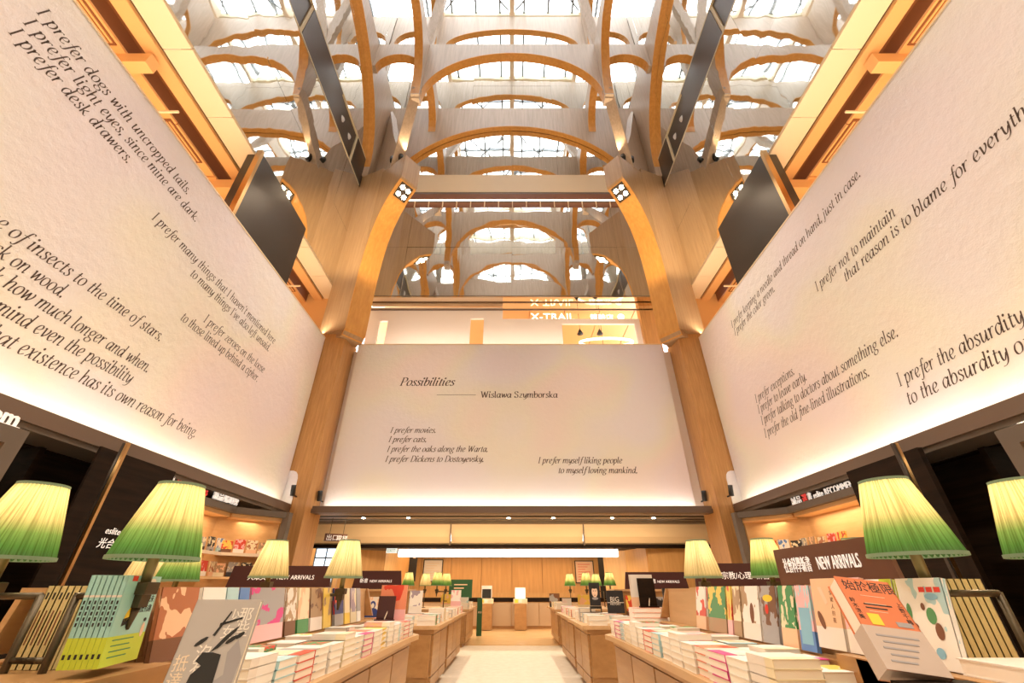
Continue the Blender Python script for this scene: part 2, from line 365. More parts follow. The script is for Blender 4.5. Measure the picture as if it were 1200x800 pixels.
# low ceilings of dark timber at the sides
for sx, side in ((-1, 'left'), (1, 'right')):
    tag(MB().box(sx*6.3, sx*11, -4, 12.4, 2.86, 2.98).build('ceiling', 'wood_dark'), kind='structure')
    # rail and soffit below the banner
    r = tag(box('trim_1' if sx < 0 else 'trim_2', (sx*5.70, sx*6.0, -1.4, 11.4, 2.94, 3.04), 'bronze_rail'), kind='structure')
    box('ledge', (sx*5.70, sx*5.74, -1.4, 11.4, 3.04, 3.13), 'bronze_rail', r)
    box('soffit_board', (sx*5.74, sx*6.45, -1.4, 11.4, 2.87, 2.94), 'frame_grey', r)
    box('light_strip', (sx*5.76, sx*5.79, -1.2, 11.2, 3.04, 3.07), 'led', r)
    # wall behind the banner
    w = tag(box('wall_'+side, (sx*6.05, sx*6.25, -1.4, 11.35, 3.0, 8.05), 'hoarding'), kind='structure')
    # low dark walls below
    wl = tag(box('wall_'+side+'_lower', (sx*8.4, sx*8.6, -4, 12.4, 0, 2.86), 'wood_dark'), kind='structure')
    # upper gallery: floor, ceiling, panels, fascia
    g = tag(box('ceiling_gallery_'+side, (sx*7.52, sx*12, -1.6, 12.4, 10.25, 10.35), 'orange_panel'), kind='structure')
    for i in range(10):
        box('ceiling_panel', (sx*7.5, sx*8.9, -1.3+i*1.37, -1.3+i*1.37+1.345, 10.19, 10.25), 'orange_panel', g)
    box('soffit_beam', (sx*6.92, sx*7.22, -1.6, 12.4, 10.32, 10.45), 'orange_panel', g)
    box('black_joint', (sx*6.87, sx*6.92, -1.6, 12.4, 10.42, 10.45), 'black', g)
    box('shadow_gap', (sx*7.22, sx*7.5, -1.6, 12.4, 10.6, 10.65), 'orange_dark', g)
    box('gap_side', (sx*7.5, sx*7.52, -1.6, 12.4, 10.25, 10.6), 'orange_dark', g)
    for i in range(10):
        box('soffit_panel', (sx*6.30, sx*6.87, -1.4+i*1.38, -1.4+i*1.38+1.365, 10.38, 10.44), 'soffit_cream', g)
    for i in range(5):
        y = .3+i*2.55
        vt = box('air_vent', (sx*7.55, sx*8.05, y, y+1.1, 10.165, 10.19), 'orange_dark', g)
        for k in range(6): box('vent_slat', (sx*(7.58+.075*k), sx*(7.62+.075*k), y+.05, y+1.05, 10.15, 10.165), 'orange_panel', vt)
    box('gallery_floor', (sx*6.3, sx*12, -1.6, 12.4, 7.9, 8.05), 'soffit_cream', g)
    for yy in (12.3, -1.7): box('gallery_end_wall', (sx*6.3, sx*12, yy, yy+.08, 7.9, 10.6), 'orange_panel', g)
    box('gallery_back_wall', (sx*11.9, sx*12, -1.6, 12.4, 8.05, 10.3), 'orange_panel', g)
    for i in range(4):
        y = 1.2+i*2.9
        box('cross_beam', (sx*7.0, sx*9.5, y, y+.22, 9.9, 10.2), 'orange_panel', g)
        box('hanging_rail', (sx*6.95, sx*7.6, y+.9, y+.94, 9.78, 9.82), 'soffit_cream', g)
    # mirror wall above
    mw = tag(box('wall_'+side+'_upper', (sx*(XM+.06), sx*(XM+.25), YF-.3, YB+.3, 10.4, 29), 'bronze'), kind='structure')
    ys = [YF+i*2.3 for i in range(7)]
    for (z0, z1) in ((10.44, 12.95), (12.96, 15.44), (17.16, 20.9), (20.91, 24.7), (24.71, 28.6)):
        for i in range(6):
            o = MB().box(0, sx*.05, 0, 2.296, 0, z1-z0).build('mirror_panel', 'mirror', mw, loc=(sx*XM, ys[i], z0))
            o.rotation_euler = (random.uniform(-.003, .003), random.uniform(-.003, .003), random.uniform(-.004, .004)) if i < 5 else (0, 0, 0)
    # bronze ring slot in the mirror wall, with open bays holding lamps
    rs = tag(box('trim_3' if sx < 0 else 'trim_4', (sx*(XM+.25), sx*(XM+.75), YF, YB, 15.46, 17.14), 'black'), kind='structure')
    for (a, b_) in ((YF, .6), (2.4, 3.4), (6.0, 8.6), (10.4, 11.4)):
        box('bronze_panel', (sx*XM, sx*(XM+.05), a, b_, 15.46, 17.14), 'bronze', rs)
    for z in (15.46, 17.10): box('edge_trim', (sx*(XM-.01), sx*(XM+.06), YF, YB-1, z, z+.05), 'kerb', rs)
    for (a, b_) in ((.6, 2.4), (3.4, 6.0), (8.6, 10.4)):
        box('inner_lining', (sx*(XM+.02), sx*(XM+.6), b_-.12, b_, 15.5, 17.1), 'kerb', rs)
        fx = empty('lamp_gear', (sx*(XM+.3), (a+b_)/2, 16.2), 0, 'recess lamp gear in the %s mirror wall slot, %s' % (side, {'1.5': 'nearest the camera', '4.7': 'beside the middle bronze panel', '9.5': 'beside the column'}.get(str(round((a+b_)/2, 1)), 'high up')), 'lamp', None)
        for k in (-1, 1):
            MB().tube((0, k*.35, -.3), (-sx*.15, k*.35, .25), .13, .16, 14).build('lamp_head', 'white_duct', fx, True)
            MB().bar((0, k*.35, -.3), (0, k*.35, -.72), .05).build('lamp_arm', 'black', fx)
        MB().tube((sx*.05, -.6, .45), (sx*.05, .6, .45), .1, .1, 12).build('duct', 'white_duct', fx, True)
    # tall glossy dark box hanging between banner and gallery edge
    hb = empty('projector_box', (sx*6.15, 7.6, 8.1), 0, 'tall dark bronze glossy panel box above the %s poem banner' % side, 'panel')
    box('panel', (-sx*.09, sx*.3, -1.2, 1.25, .0, 2.26), 'bronze', hb, .01)
    box('edge_strip', (-sx*.11, sx*.02, -1.29, -1.2, .0, 2.3), 'brass', hb)
# back
bk = tag(box('wall_back_upper', (-XM-.3, XM+.3, YB+.06, YB+.3, 10.62, 29), 'bronze'), kind='structure')
for (z0, z1) in ((10.6, 13.0), (13.01, 15.28), (17.42, 21.0), (21.01, 24.8), (24.81, 28.6)):
    for i in range(6):
        w = XM*2/6
        o = MB().box(0, w-.004, 0, .05, 0, z1-z0).build('mirror_panel', 'mirror', bk, loc=(-XM+i*w, YB, z0))
        o.rotation_euler = (random.uniform(-.003, .003), 0, random.uniform(-.002, .002))
rb = tag(box('trim_5', (-XM, XM, YB-.02, YB+.05, 16.25, 17.4), 'soffit_cream'), kind='structure')
box('groove', (-XM, XM, YB, YB+.04, 16.08, 16.25), 'bronze_rail', rb)
box('lower_band', (-XM, XM, YB-.05, YB+.05, 15.75, 16.08), 'orange_dark', rb)
box('light_line', (-XM+.9, XM-.9, YB-.08, YB-.05, 15.62, 15.70), 'neon', rb)
box('slot_back', (-XM, XM, YB, YB+.05, 15.3, 15.6), 'orange_dark', rb)
for i in range(19): box('slot_fin', (-5.4+i*.6, -5.36+i*.6, YB-.05, YB, 15.3, 15.6), 'soffit_cream', rb)
# front end (behind the camera)
ff = tag(box('wall_front_upper', (-XM-.3, XM+.3, YF-.3, YF-.06, 8, 29), 'bronze'), kind='structure')
box('mirror_panel', (-XM, XM, YF-.05, YF, 10.5, 28.6), 'mirror', ff)
tag(box('wall_front', (-12, 12, -4.1, -4, 0, 8), 'stone_back'), kind='structure')
tag(box('ceiling_front', (-12, 12, -4.1, YF-.3, 7.9, 8.0), 'stone_back'), kind='structure')

# hoarding above the centre banner, upper hall behind it
hd = tag(box('wall_back', (-5.3, 5.3, 12.2, 12.32, 3.0, 8.1), 'hoarding'), kind='structure')
box('hoarding_panel', (-5.35, -4.93, 12.95, 13.05, 8.0, 10.45), 'hoarding', hd)
box('hoarding_panel', (-4.93, -4.62, 12.95, 13.05, 9.85, 10.45), 'hoarding', hd)
box('hoarding_panel', (-4.93, -4.62, 12.95, 13.05, 8.0, 8.4), 'hoarding', hd)
box('hoarding_panel', (-4.62, -1.55, 12.95, 13.05, 8.0, 10.45), 'hoarding', hd)
box('hoarding_panel', (-1.55, -1.05, 12.95, 13.05, 9.95, 10.45), 'hoarding', hd)
box('hoarding_panel', (-1.05, -.35, 12.95, 13.05, 8.0, 10.45), 'hoarding', hd)
box('hoarding_panel', (-.35, 1.85, 12.95, 13.05, 8.0, 9.93), 'hoarding', hd)
box('hoarding_panel', (1.85, 4.75, 12.95, 13.05, 9.72, 9.93), 'hoarding', hd)
box('hoarding_panel', (4.55, 4.75, 12.95, 13.05, 8.0, 9.72), 'hoarding', hd)
box('pier', (4.8, 5.4, 12.9, 13.2, 8.0, 10.5), 'wood_column', hd)
box('soffit_mirror', (-XM, XM, YB-.02, 13.1, 10.5, 10.56), 'mirror_soffit', hd)
box('edge_bar', (-5.4, 5.4, 12.9, 12.94, 10.3, 10.36), 'bronze_rail', hd)
uh = tag(box('ceiling_upper_hall', (-6.2, 6.2, 13.1, 19, 10.6, 10.7), 'orange_panel'), kind='structure')
for i in range(9): box('ceiling_panel', (-6.1+i*1.36, -6.1+i*1.36+1.33, 13.15, 18.9, 10.54, 10.6), 'orange_panel', uh)
box('hall_back_wall', (-6.2, 6.2, 19, 19.1, 8, 10.7), 'wood_wall', uh)
box('hall_floor', (-6.2, 6.2, 12.35, 19, 7.8, 7.95), 'soffit_cream', uh)
sg = empty('shop_sign', (0, 13.16, 10.03), 0, 'white glowing letters of a showroom sign seen above the pale hoarding', 'sign')
font_text('lettering', 'X-TRAIL', frame((.71, 0, .0), (1, 0, 0), (0, 0, 1)), .42, 'neon', sg, depth=.01, xs=1.1)
font_text('lettering', '體驗店', frame((2.97, 0, .0), (1, 0, 0), (0, 0, 1)), .30, 'neon', sg, depth=.01)
MB().tube((4.15, .02, .13), (4.15, -.02, .13), .13, .13, 16).build('round_logo', 'neon', sg)
MB().bar((.5, .05, .55), (4.4, .05, .55), .03).build('sign_rail', 'bronze_rail', sg)
rl = empty('ring_lamp', (3.6, 13.7, 9.35), 0, 'curved glowing ceiling lamp visible through the hoarding opening', 'lamp')
mb = MB(); pts = [(1.0*math.cos(a), .5*math.sin(a), .12*math.sin(a)) for a in [PI*2*i/28 for i in range(29)]]
for p, q in zip(pts, pts[1:]): mb.tube(p, q, .05, .05, 8)
mb.build('ring', 'neon', rl, True)
MB().bar((.0, .5, .1), (.0, .5, 1.2), .015).build('cord', 'black', rl)
for i, x in enumerate((2.6, 3.35)):
    k = empty('pendant_lamp', (x, 13.5, 9.6), 0, 'small black cone pendant in the hoarding opening, %s' % ('left one' if i == 0 else 'right one'), 'lamp')
    MB().tube((0, 0, 0), (0, 0, .22), .12, .02, 12).build('shade', 'black', k, True)
    MB().bar((0, 0, .22), (0, 0, .95), .012).build('cord', 'black', k)

# skylight
sk = tag(empty('window_2', (0, 5.5, 28.9)), kind='structure')
gx = [-6.5, -4.69, -3.35, -2.01, -.67, .67, 2.01, 3.35, 4.69, 6.5]; gy = [-7, -5.2, -3.4, -1.6, .2, 2, 3.8, 7]
for a, b_ in zip(gx, gx[1:]):
    for c, d in zip(gy, gy[1:]): box('pane', (a+.005, b_-.005, c+.005, d-.005, .16, .18), 'glass', sk)
for i in range(-4, 5):
    if i: box('mullion', (i*1.34-.05+(-.67 if i > 0 else .67), i*1.34+.05+(-.67 if i > 0 else .67), -6.9, 6.9, 0, .15), 'mullion', sk)
for y in (-5.2, -3.4, -1.6, .2, 2.0, 3.8): box('mullion', (-XM, XM, y-.04, y+.04, 0, .15), 'mullion', sk)
box('rafter', (-.14, .14, -6.9, 6.9, -.3, .12), 'rafter', sk)
for sx in (-1, 1):
    box('rafter', (sx*3.75, sx*3.98, -6.9, 6.9, -.4, .1), 'rafter', sk)
    for (a, b_) in ((-4.9, -1.6), (-1.6, 1.7), (1.7, 5.0)):
        MB().bar((sx*.2, a, .0), (sx*3.7, b_, 0), .07).build('brace', 'mullion', sk)
        MB().bar((sx*3.7, a, .0), (sx*.2, b_, 0), .07).build('brace', 'mullion', sk)
for y in (5.15, -5.25): box('kerb', (-4, 4, y, y+.12, -.25, .15), 'kerb', sk)

# ================================================================== THE TIMBER TREES AND ARCHES
TOP = 22.55
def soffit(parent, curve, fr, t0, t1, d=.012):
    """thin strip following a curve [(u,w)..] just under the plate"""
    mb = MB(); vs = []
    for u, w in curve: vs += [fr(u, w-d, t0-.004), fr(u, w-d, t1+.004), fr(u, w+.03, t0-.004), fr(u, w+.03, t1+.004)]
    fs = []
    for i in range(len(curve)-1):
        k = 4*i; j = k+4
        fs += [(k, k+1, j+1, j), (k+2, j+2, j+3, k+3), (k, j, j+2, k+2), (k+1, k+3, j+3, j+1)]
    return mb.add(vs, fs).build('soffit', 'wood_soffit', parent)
def ell(c, a, z0, b, n=28, p=2.0):
    return [(c-a*math.cos(PI*i/n), z0+b*max(0, 1-abs(math.cos(PI*i/n))**p)**(1/2)) for i in range(n+1)]
def arch(label, fr, t0, t1, bays, top, ends, group=None):
    """bays: list of soffit curves; between them solid legs go down to the leg foot"""
    root = empty('timber_arch', (0, 0, 0), 0, label, 'arch', group)
    rows = []; lo, hi, foot = ends
    rows.append((lo, foot[0], top))
    for k, cv in enumerate(bays):
        rows.append((cv[0][0]-.001, foot[k], top))
        rows += [(u, w, top) for u, w in cv]
        rows.append((cv[-1][0]+.001, foot[k+1], top))
    rows.append((hi, foot[-1], top))
    MB().strip(rows, fr, t0, t1).build('rib', 'wood_face', root)
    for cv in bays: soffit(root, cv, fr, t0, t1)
    return root
# long ribs against the mirror side walls
for sx, side in ((-1, 'left'), (1, 'right')):
    arch('broad timber rib springing along the %s mirror wall' % side, frY(sx*6.155), -.12, .12,
         [ell(5.5, 5.9, 16.65, 5.2, 40)], TOP, (YF+.01, YB-.01, (16.1, 16.1)))
    y0 = [(YF+1.55, 1.25), (1.25+.5, 5.25), (5.75, 9.25), (9.75, 12.15)]
    arch('inner timber rib with narrow arches over the %s row of posts' % side, frY(sx*3.9), -.17, .17,
         [ell(.05, 1.2, 20.3, 1.3, 12), ell(3.5, 1.75, 18.3, 3.3, 20), ell(7.5, 1.75, 18.3, 3.3, 20), ell(10.95, 1.2, 20.3, 1.3, 12)],
         TOP-.02, (YF+.01, YB-.01, (20.3, 18.25, 18.0, 18.25, 20.3)))
def arc1(n=30):
    R = 5.7; return [(x, 20.75-R+math.sqrt(R*R-x*x)) for x in [-5.35+10.7*i/n for i in range(n+1)]]
arch('wide timber arch standing against the back mirror wall', frX(12.275), -.11, .11, [arc1()], 22.3, (-XM+.25, XM-.25, (16.5, 16.5)))
arch('wide timber arch at the front end mirror wall', frX(-1.275), -.11, .11, [arc1()], 22.3, (-XM+.25, XM-.25, (16.5, 16.5)))
for y, what in ((9.55, 'timber cross arch in front of the back arch, above the bracket lamps'), (5.5, 'timber cross arch over the middle of the hall'), (1.45, 'timber cross arch over the front of the hall')):
    z = 18.35 if y != 5.5 else 18.35
    arch(what, frX(y), -.17, .17, [ell(-4.98, .93, 20.7, .95, 12), ell(0, 3.73, z, 3.4, 36), ell(4.98, .93, 20.7, .95, 12)],
         TOP, (-XM+.25, XM-.25, (20.7, 18.2, 18.2, 20.7)))
for y, what in ((10.7, 'upper timber arch below the skylight kerb, back'), (.3, 'upper timber arch below the skylight kerb, front')):
    arch(what, frX(y), -.13, .13, [ell(-5.1, .95, 25.4, 1.2, 10), ell(0, 3.4, 25.1, 1.75, 30), ell(5.1, .95, 25.4, 1.2, 10)],
         28.3, (-XM+.02, XM-.02, (22.3, 22.3, 22.3, 22.3)))
for sx, side in ((-1, 'left'), (1, 'right')):
    arch('upper timber rib running under the skylight on the %s' % side, frY(sx*3.9), -.12, .12,
         [ell(5.5, 4.8, 24.2, 3.2, 30)], 28.3, (.45, 10.55, (22.6, 22.6)))
    for k, (y, dy) in enumerate(((9.55, -1.6), (1.45, 1.6))):
        s = empty('timber_strut', (sx*3.9, y, TOP), 0, 'slanting pale timber strut rising to the skylight, %s %s' % (side, ('back', 'front')[k]), 'strut')
        MB().bar((0, 0, -.1), (-sx*1.1, dy, 6.1), .42, .24).build('strut', 'wood_face', s)
        MB().bar((0, 0, -.1), (sx*1.4, dy*.7, 6.1), .42, .24).build('strut', 'wood_face', s)
# corner trees
def tree(sx, yb, sy, label):
    """sx: side, yb: mirror plane y, sy: direction into the hall"""
    root = empty('timber_column', (sx*5.8, yb+sy*.5, 0), 0, label, 'column', 'timber tree columns' if sy > 0 else None)
    ox, oy = sx*5.8, yb+sy*.5
    MB().box(-.48, .48, -.5, .5, 0, 8.3).build('shaft', 'wood_column', root)
    d = Vector((-sx*2.38, sy*2.0, 0)).normalized(); nn = Vector((-d.y, d.x, 0))
    o = Vector((sx*XM-ox, yb-oy, 0))
    fr = lambda u, w, t: tuple(o+d*u+nn*t+Vector((0, 0, w)))
    plan = [(0, 0), (0, sy*.9), (-sx*.99, sy*1.31), (-sx*1.46, sy*.76), (-sx*.88, 0)]
    MB().poly(plan, lambda u, v, w: (o.x+u, o.y+v, w), 8.3, 16.12).build('flared_head', 'wood_mid', root)
    cv = [(1.62, 8.35), (1.62, 9.6), (1.63, 10.6), (1.70, 11.5), (1.84, 12.3), (2.05, 12.95), (2.32, 13.45), (2.62, 13.85), (2.9, 14.1), (3.15, 14.25)]
    low = [(1.0, 8.2), (1.45, 8.1), (1.56, 8.17)]
    MB().poly([(.3, 8.2)]+low+cv+[(3.2, 14.32), (3.2, 15.55), (.3, 16.15)], fr, -.36, .36).build('bracket', 'wood_mid', root)
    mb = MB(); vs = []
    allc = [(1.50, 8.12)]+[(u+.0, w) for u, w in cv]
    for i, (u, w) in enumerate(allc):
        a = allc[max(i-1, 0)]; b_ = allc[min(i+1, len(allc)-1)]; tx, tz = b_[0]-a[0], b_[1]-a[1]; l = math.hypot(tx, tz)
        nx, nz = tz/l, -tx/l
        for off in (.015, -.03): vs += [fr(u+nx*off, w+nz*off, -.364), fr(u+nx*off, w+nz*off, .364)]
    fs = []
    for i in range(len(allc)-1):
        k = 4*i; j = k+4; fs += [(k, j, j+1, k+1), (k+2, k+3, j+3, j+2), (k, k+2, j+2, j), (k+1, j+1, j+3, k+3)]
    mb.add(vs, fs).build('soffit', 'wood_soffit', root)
    # lamp tray with four lamps
    def tp(u, w, t): return fr(u, w, t)
    a, b_ = (2.62, 13.85), (3.1, 14.22); l = math.hypot(b_[0]-a[0], b_[1]-a[1]); nx, nz = (b_[1]-a[1])/l, -(b_[0]-a[0])/l
    def q(s, t, off): return tp(a[0]+(b_[0]-a[0])*s+nx*off, a[1]+(b_[1]-a[1])*s+nz*off, t)
    tray = MB().add([q(0, -.25, .02), q(1, -.25, .02), q(1, .25, .02), q(0, .25, .02), q(0, -.25, .05), q(1, -.25, .05), q(1, .25, .05), q(0, .25, .05)],
                    [(0, 3, 2, 1), (4, 5, 6, 7), (0, 1, 5, 4), (1, 2, 6, 5), (2, 3, 7, 6), (3, 0, 4, 7)]).build('lamp_tray', 'bronze', root)
    for s in (.27, .73):
        for t in (-.12, .12): MB().tube(q(s, t, .05), q(s, t, .075), .085, .075, 14).build('lamp', 'led_small', tray, True)
    # upper valley plate and post
    MB().poly([(.35, 16.05), (2.3, 15.6), (1.95, 17.4), (1.3, 19.0), (.8, 20.6), (.35, 22.0)], fr, -.16, .16).build('valley_plate', 'wood_face', root)
    MB().bar((sx*4.75-ox, yb+sy*1.45-oy, 15.7), (sx*3.9-ox, yb+sy*3.0-oy, 18.75), .40, .34).build('leaning_post', 'wood_face', root)
    return root
for sx, side in ((-1, 'left'), (1, 'right')):
    tree(sx, YB, -1, 'tall orange timber column between the centre banner and the %s banner, branching into a bracket with lamps' % side)
    tree(sx, YF, 1, 'timber column at the front %s corner behind the camera' % side)
    for k, (dx, dz) in enumerate(((0, 0), (.55, .2))):
        s = empty('spotlight', (sx*(4.42+dx*.75), 10.55+dz, 15.78+dx*.25), 0, 'small black spotlight on top of the %s bracket, %s' % (side, ('by its tip', 'further in')[k]), 'spotlight')
        MB().tube((0, 0, 0), (0, 0, .14), .03, .03, 8).build('stem', 'black', s)
        MB().tube((0, -.02, .14), (sx*.05, .06, .46), .09, .11, 12).build('head', 'black', s, True)
# brackets lamps low on the columns at the banner feet
for sx, side in ((-1, 'left'), (1, 'right')):
    for k, (x, y) in enumerate(((sx*5.62, 11.28), (sx*5.22, 12.0))):
        s = empty('cove_spotlight', (x, y, 3.32), 0, 'small black wall lamp at the foot of the %s column, on its %s side' % (side, ('outer', 'inner')[k]), 'spotlight')
        MB().bar((0, .12, 0), (-sx*.0, -.1, 0), .03).build('arm', 'black', s)
        MB().tube((0, -.1, -.02), (sx*.02, -.12, .24), .06, .06, 10).build('head', 'black', s, True)

# ================================================================== BANNERS
def banner_side(sx, label):
    root = empty('poem_banner', (sx*5.97, 5, 3.06), 0, label, 'banner')
    y0, y1, z1 = -6.4, 6.35, 5.05; r = .75
    pts = [(y0, 0), (y1, 0), (y1, z1), (y0, z1)]
    # lower far corner is rounded outwards where it meets the column
    pts = [(y0, 0), (y1-.1, 0)] + [(y1-.02+.0*k, .0+.1*k) for k in (1,)] + [(y1, .9), (y1, z1), (y0, z1)]
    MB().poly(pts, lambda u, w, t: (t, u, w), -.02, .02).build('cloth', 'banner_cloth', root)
    MB().box(-.03, .03, y0, y1, z1, z1+.03).build('top_batten', 'soffit_cream', root)
    q = [(0, .0), (.27, .0), (.27, .72), (.245, .82), (.19, .89), (.11, .92), (0, .92)]
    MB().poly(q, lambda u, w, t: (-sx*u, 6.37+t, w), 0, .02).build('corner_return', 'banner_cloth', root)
    return root
BL = banner_side(-1, 'huge left wall banner with slanting lines of printed poem, white plaster-like cloth')
BR = banner_side(1, 'huge right wall banner with slanting lines of printed poem, white plaster-like cloth')
BC = empty('poem_banner', (0, 12.1, 3.12), 0, 'wide white centre banner headed with the poem title and author, above the low passage', 'banner')
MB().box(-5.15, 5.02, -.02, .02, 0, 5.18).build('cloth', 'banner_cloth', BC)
MB().box(-5.15, 5.02, -.03, .03, 5.18, 5.21).build('top_batten', 'soffit_cream', BC)
rc = tag(box('trim_6', (-5.6, 5.6, 11.75, 12.1, 2.98, 3.08), 'bronze_rail'), kind='structure')
box('ledge', (-5.3, 5.3, 11.75, 11.78, 3.08, 3.15), 'bronze_rail', rc)
box('light_strip', (-5.2, 5.2, 11.80, 11.83, 3.08, 3.11), 'led', rc)
# (sx, y_start, z_base, y_end, size, text)
FS = .29
for sx, ya, z, yb_, txt in [
    (-1, 2.36, 7.45, 5.19, 'I prefer dogs with uncropped tails.'), (-1, 2.36, 7.17, 5.59, 'I prefer light eyes, since mine are dark.'),
    (-1, 2.35, 6.90, 4.14, 'I prefer desk drawers.'),
    (-1, 4.86, 6.50, 8.97, "I prefer many things that I haven't mentioned here"), (-1, 5.98, 6.23, 8.87, "to many things I've also left unsaid."),
    (-1, 6.69, 5.68, 8.94, 'I prefer zeroes on the loose'), (-1, 6.21, 5.40, 8.84, 'to those lined up behind a cipher.'),
    (-1, 2.30, 4.84, 6.05, 'I prefer the time of insects to the time of stars.'), (-1, 2.70, 4.55, 4.44, 'I prefer to knock on wood.'),
    (-1, 2.35, 4.28, 6.10, 'I prefer not to ask how much longer and when.'), (-1, 2.35, 3.99, 5.90, 'I prefer keeping in mind even the possibility'),
    (-1, 3.95, 3.69, 7.63, 'that existence has its own reason for being.'),
    (1, 9.49, 7.31, 4.65, 'I prefer keeping a needle and thread on hand, just in case.'), (1, 9.47, 7.05, 7.50, 'I prefer the color green.'),
    (1, 6.49, 6.23, 4.54, 'I prefer not to maintain'), (1, 5.84, 5.95, 2.45, 'that reason is to blame for everything.'),
    (1, 9.49, 5.14, 7.87, 'I prefer exceptions.'), (1, 9.52, 4.88, 7.60, 'I prefer to leave early.'),
    (1, 9.53, 4.60, 5.45, 'I prefer talking to doctors about something else.'), (1, 9.56, 4.30, 6.23, 'I prefer the old fine-lined illustrations.'),
    (1, 5.85, 3.92, 2.55, 'I prefer the absurdity of writing poems'), (1, 5.85, 3.62, 2.35, 'to the absurdity of not writing poems.')]:
    par = BL if sx < 0 else BR; dr = 1 if yb_ > ya else -1
    if sx < 0 and ya < 2.8 and z < 5:   # only the line ends are inside the photo: keep the natural width, anchored at the end
        w = {4.84: 3.92, 4.55: 2.0, 4.28: 3.75, 3.99: 3.55}[z]; ya = yb_-w
    pl = lambda u, v: (-sx*.0225, ya+dr*u-5, z+v-3.06)
    serif_text(txt, pl, FS, width=abs(yb_-ya)).build('printed_verse', 'ink', par)
for xa, z, xb, txt, size, shear in [(-3.58, 6.8, -1.84, 'Possibilities', .40, .26), (-.99, 6.39, 1.44, 'Wislawa Szymborska', .30, 0),
    (-3.65, 5.26, -2.27, 'I prefer movies.', .25, .26), (-3.66, 4.98, -2.52, 'I prefer cats.', .25, .26), (-3.66, 4.69, -.70, 'I prefer the oaks along the Warta.', .25, .26),
    (-3.67, 4.40, -.81, 'I prefer Dickens to Dostoyevsky.', .25, .26), (.74, 4.36, 3.17, 'I prefer myself liking people', .25, .26), (1.31, 4.08, 3.57, 'to myself loving mankind.', .25, .26)]:
    pl = lambda u, v: (xa+u, -.0225, z+v-3.12)
    serif_text(txt, pl, size, shear, wt=1.25, width=xb-xa).build('printed_verse', 'ink', BC)
box('printed_rule', (-2.36, -1.13, -.023, -.0215, 3.355, 3.366), 'ink', BC)

# ================================================================== BACK PASSAGE
cb = tag(box('ceiling_back', (-8.6, 8.6, 12.35, 14.35, 3.02, 3.12), 'bronze_rail'), kind='structure')
for y in (12.55, 13.2, 13.7): box('groove', (-6, 6, y, y+.18, 3.005, 3.02), 'black', cb)
for x, od in ((-4.3, 'leftmost'), (-3.0, 'second from the left'), (-.1, 'third from the left'), (1.2, 'third from the right'), (2.9, 'second from the right'), (4.1, 'rightmost')):
    tag(MB().tube((x, 12.97, 3.005), (x, 12.97, 3.02), .05, .05, 12).build('downlight', 'led_small'), 'tiny round downlight in the soffit under the centre banner, '+od, 'downlight', 'soffit downlights')
bk2 = tag(empty('trim_7', (0, 14.35, 2.42)), kind='structure')
for (a, b_) in ((-6.6, -1.96), (-1.92, 2.24), (2.28, 6.6)):
    rows = [(0, .62), (.03, .45), (.10, .25), (.22, .08), (.36, 0)]
    mb = MB(); vs = []
    for y, z in rows: vs += [(a, y, z), (b_, y, z)]
    mb.add(vs, [(2*i, 2*i+1, 2*i+3, 2*i+2) for i in range(4)]).build('cove_panel', 'cream_panel', bk2)
for x in (-1.94, 2.26): MB().box(x-.02, x+.02, -.0, .06, 0, .62).build('divider', 'bronze_rail', bk2)
cl = tag(box('ceiling_counter', (-6.6, 6.6, 14.7, 19.6, 2.46, 2.56), 'frame_grey'), kind='structure')
box('dark_edge', (-6.6, 6.6, 14.55, 14.72, 2.36, 2.46), 'wood_dark', cl)
for x in (-3.4, -2.5, 3.4, 4.4): box('ceiling_tray', (x, x+.7, 15.0, 15.5, 2.40, 2.46), 'wood_dark', cl)
lb = empty('light_box', (-.13, 16, 2.15), 0, 'long glowing white light box hanging above the back counter', 'lamp')
box('diffuser', (-3.75, 3.75, -.1, .1, .05, .27), 'lightbox', lb)
box('top_rail', (-3.78, 3.78, -.12, .12, .27, .31), 'rafter', lb)
wb = tag(empty('wall_back_counter', (0, 19.4, 0)), kind='structure')
for i in range(10): box('wall_panel', (-6.2+i*1.24, -6.2+i*1.24+1.225, 0, .1, 0, 2.46), 'wood_wall', wb)
box('backing', (-9, 9, .12, .2, 0, 3), 'wood_wall', wb)
for sx in (-1, 1): tag(box('wall_left_passage' if sx < 0 else 'wall_right_outer', (sx*8.6, sx*8.7, 12.4, 19.5, 0, 3.1), 'wood_wall'), kind='structure')
def wallseg(p, q, z0, z1, mat, name, kind='structure', par=None, t=.08):
    o = MB().bar((*p, (z0+z1)/2), (*q, (z0+z1)/2), t, z1-z0).build(name, mat, par)
    if par is None: tag(o, kind=kind)
    return o
wallseg((-5.4, 14.8), (-4.25, 15.6), 0, 2.35, 'wood_wall', 'wall_left_back')
wallseg((-4.25, 15.6), (-4.0, 18.6), 0, 2.35, 'wood_wall', 'wall_left_counter')
wallseg((6.2, 14.8), (4.35, 15.0), 0, 2.42, 'wood_wall', 'wall_right_back')
wallseg((4.35, 15.0), (4.0, 16.4), 0, 2.42, 'wood_wall', 'wall_right_passage')
wallseg((4.0, 16.4), (3.3, 16.9), 0, 2.42, 'wood_wall', 'wall_right_counter')
w1 = tag(empty('window_1', (-5.98, 15.0, 1.25)), kind='structure')
box('pane', (-.35, .35, .02, .04, 0, 1.15), 'daylight_pane', w1)
for z in (0, .28, .56, .84, 1.12): box('window_bar', (-.35, .35, -.02, .02, z, z+.04), 'mullion', w1)
for x in (-.35, 0, .33): box('window_bar', (x, x+.03, -.02, .02, 0, 1.15), 'mullion', w1)
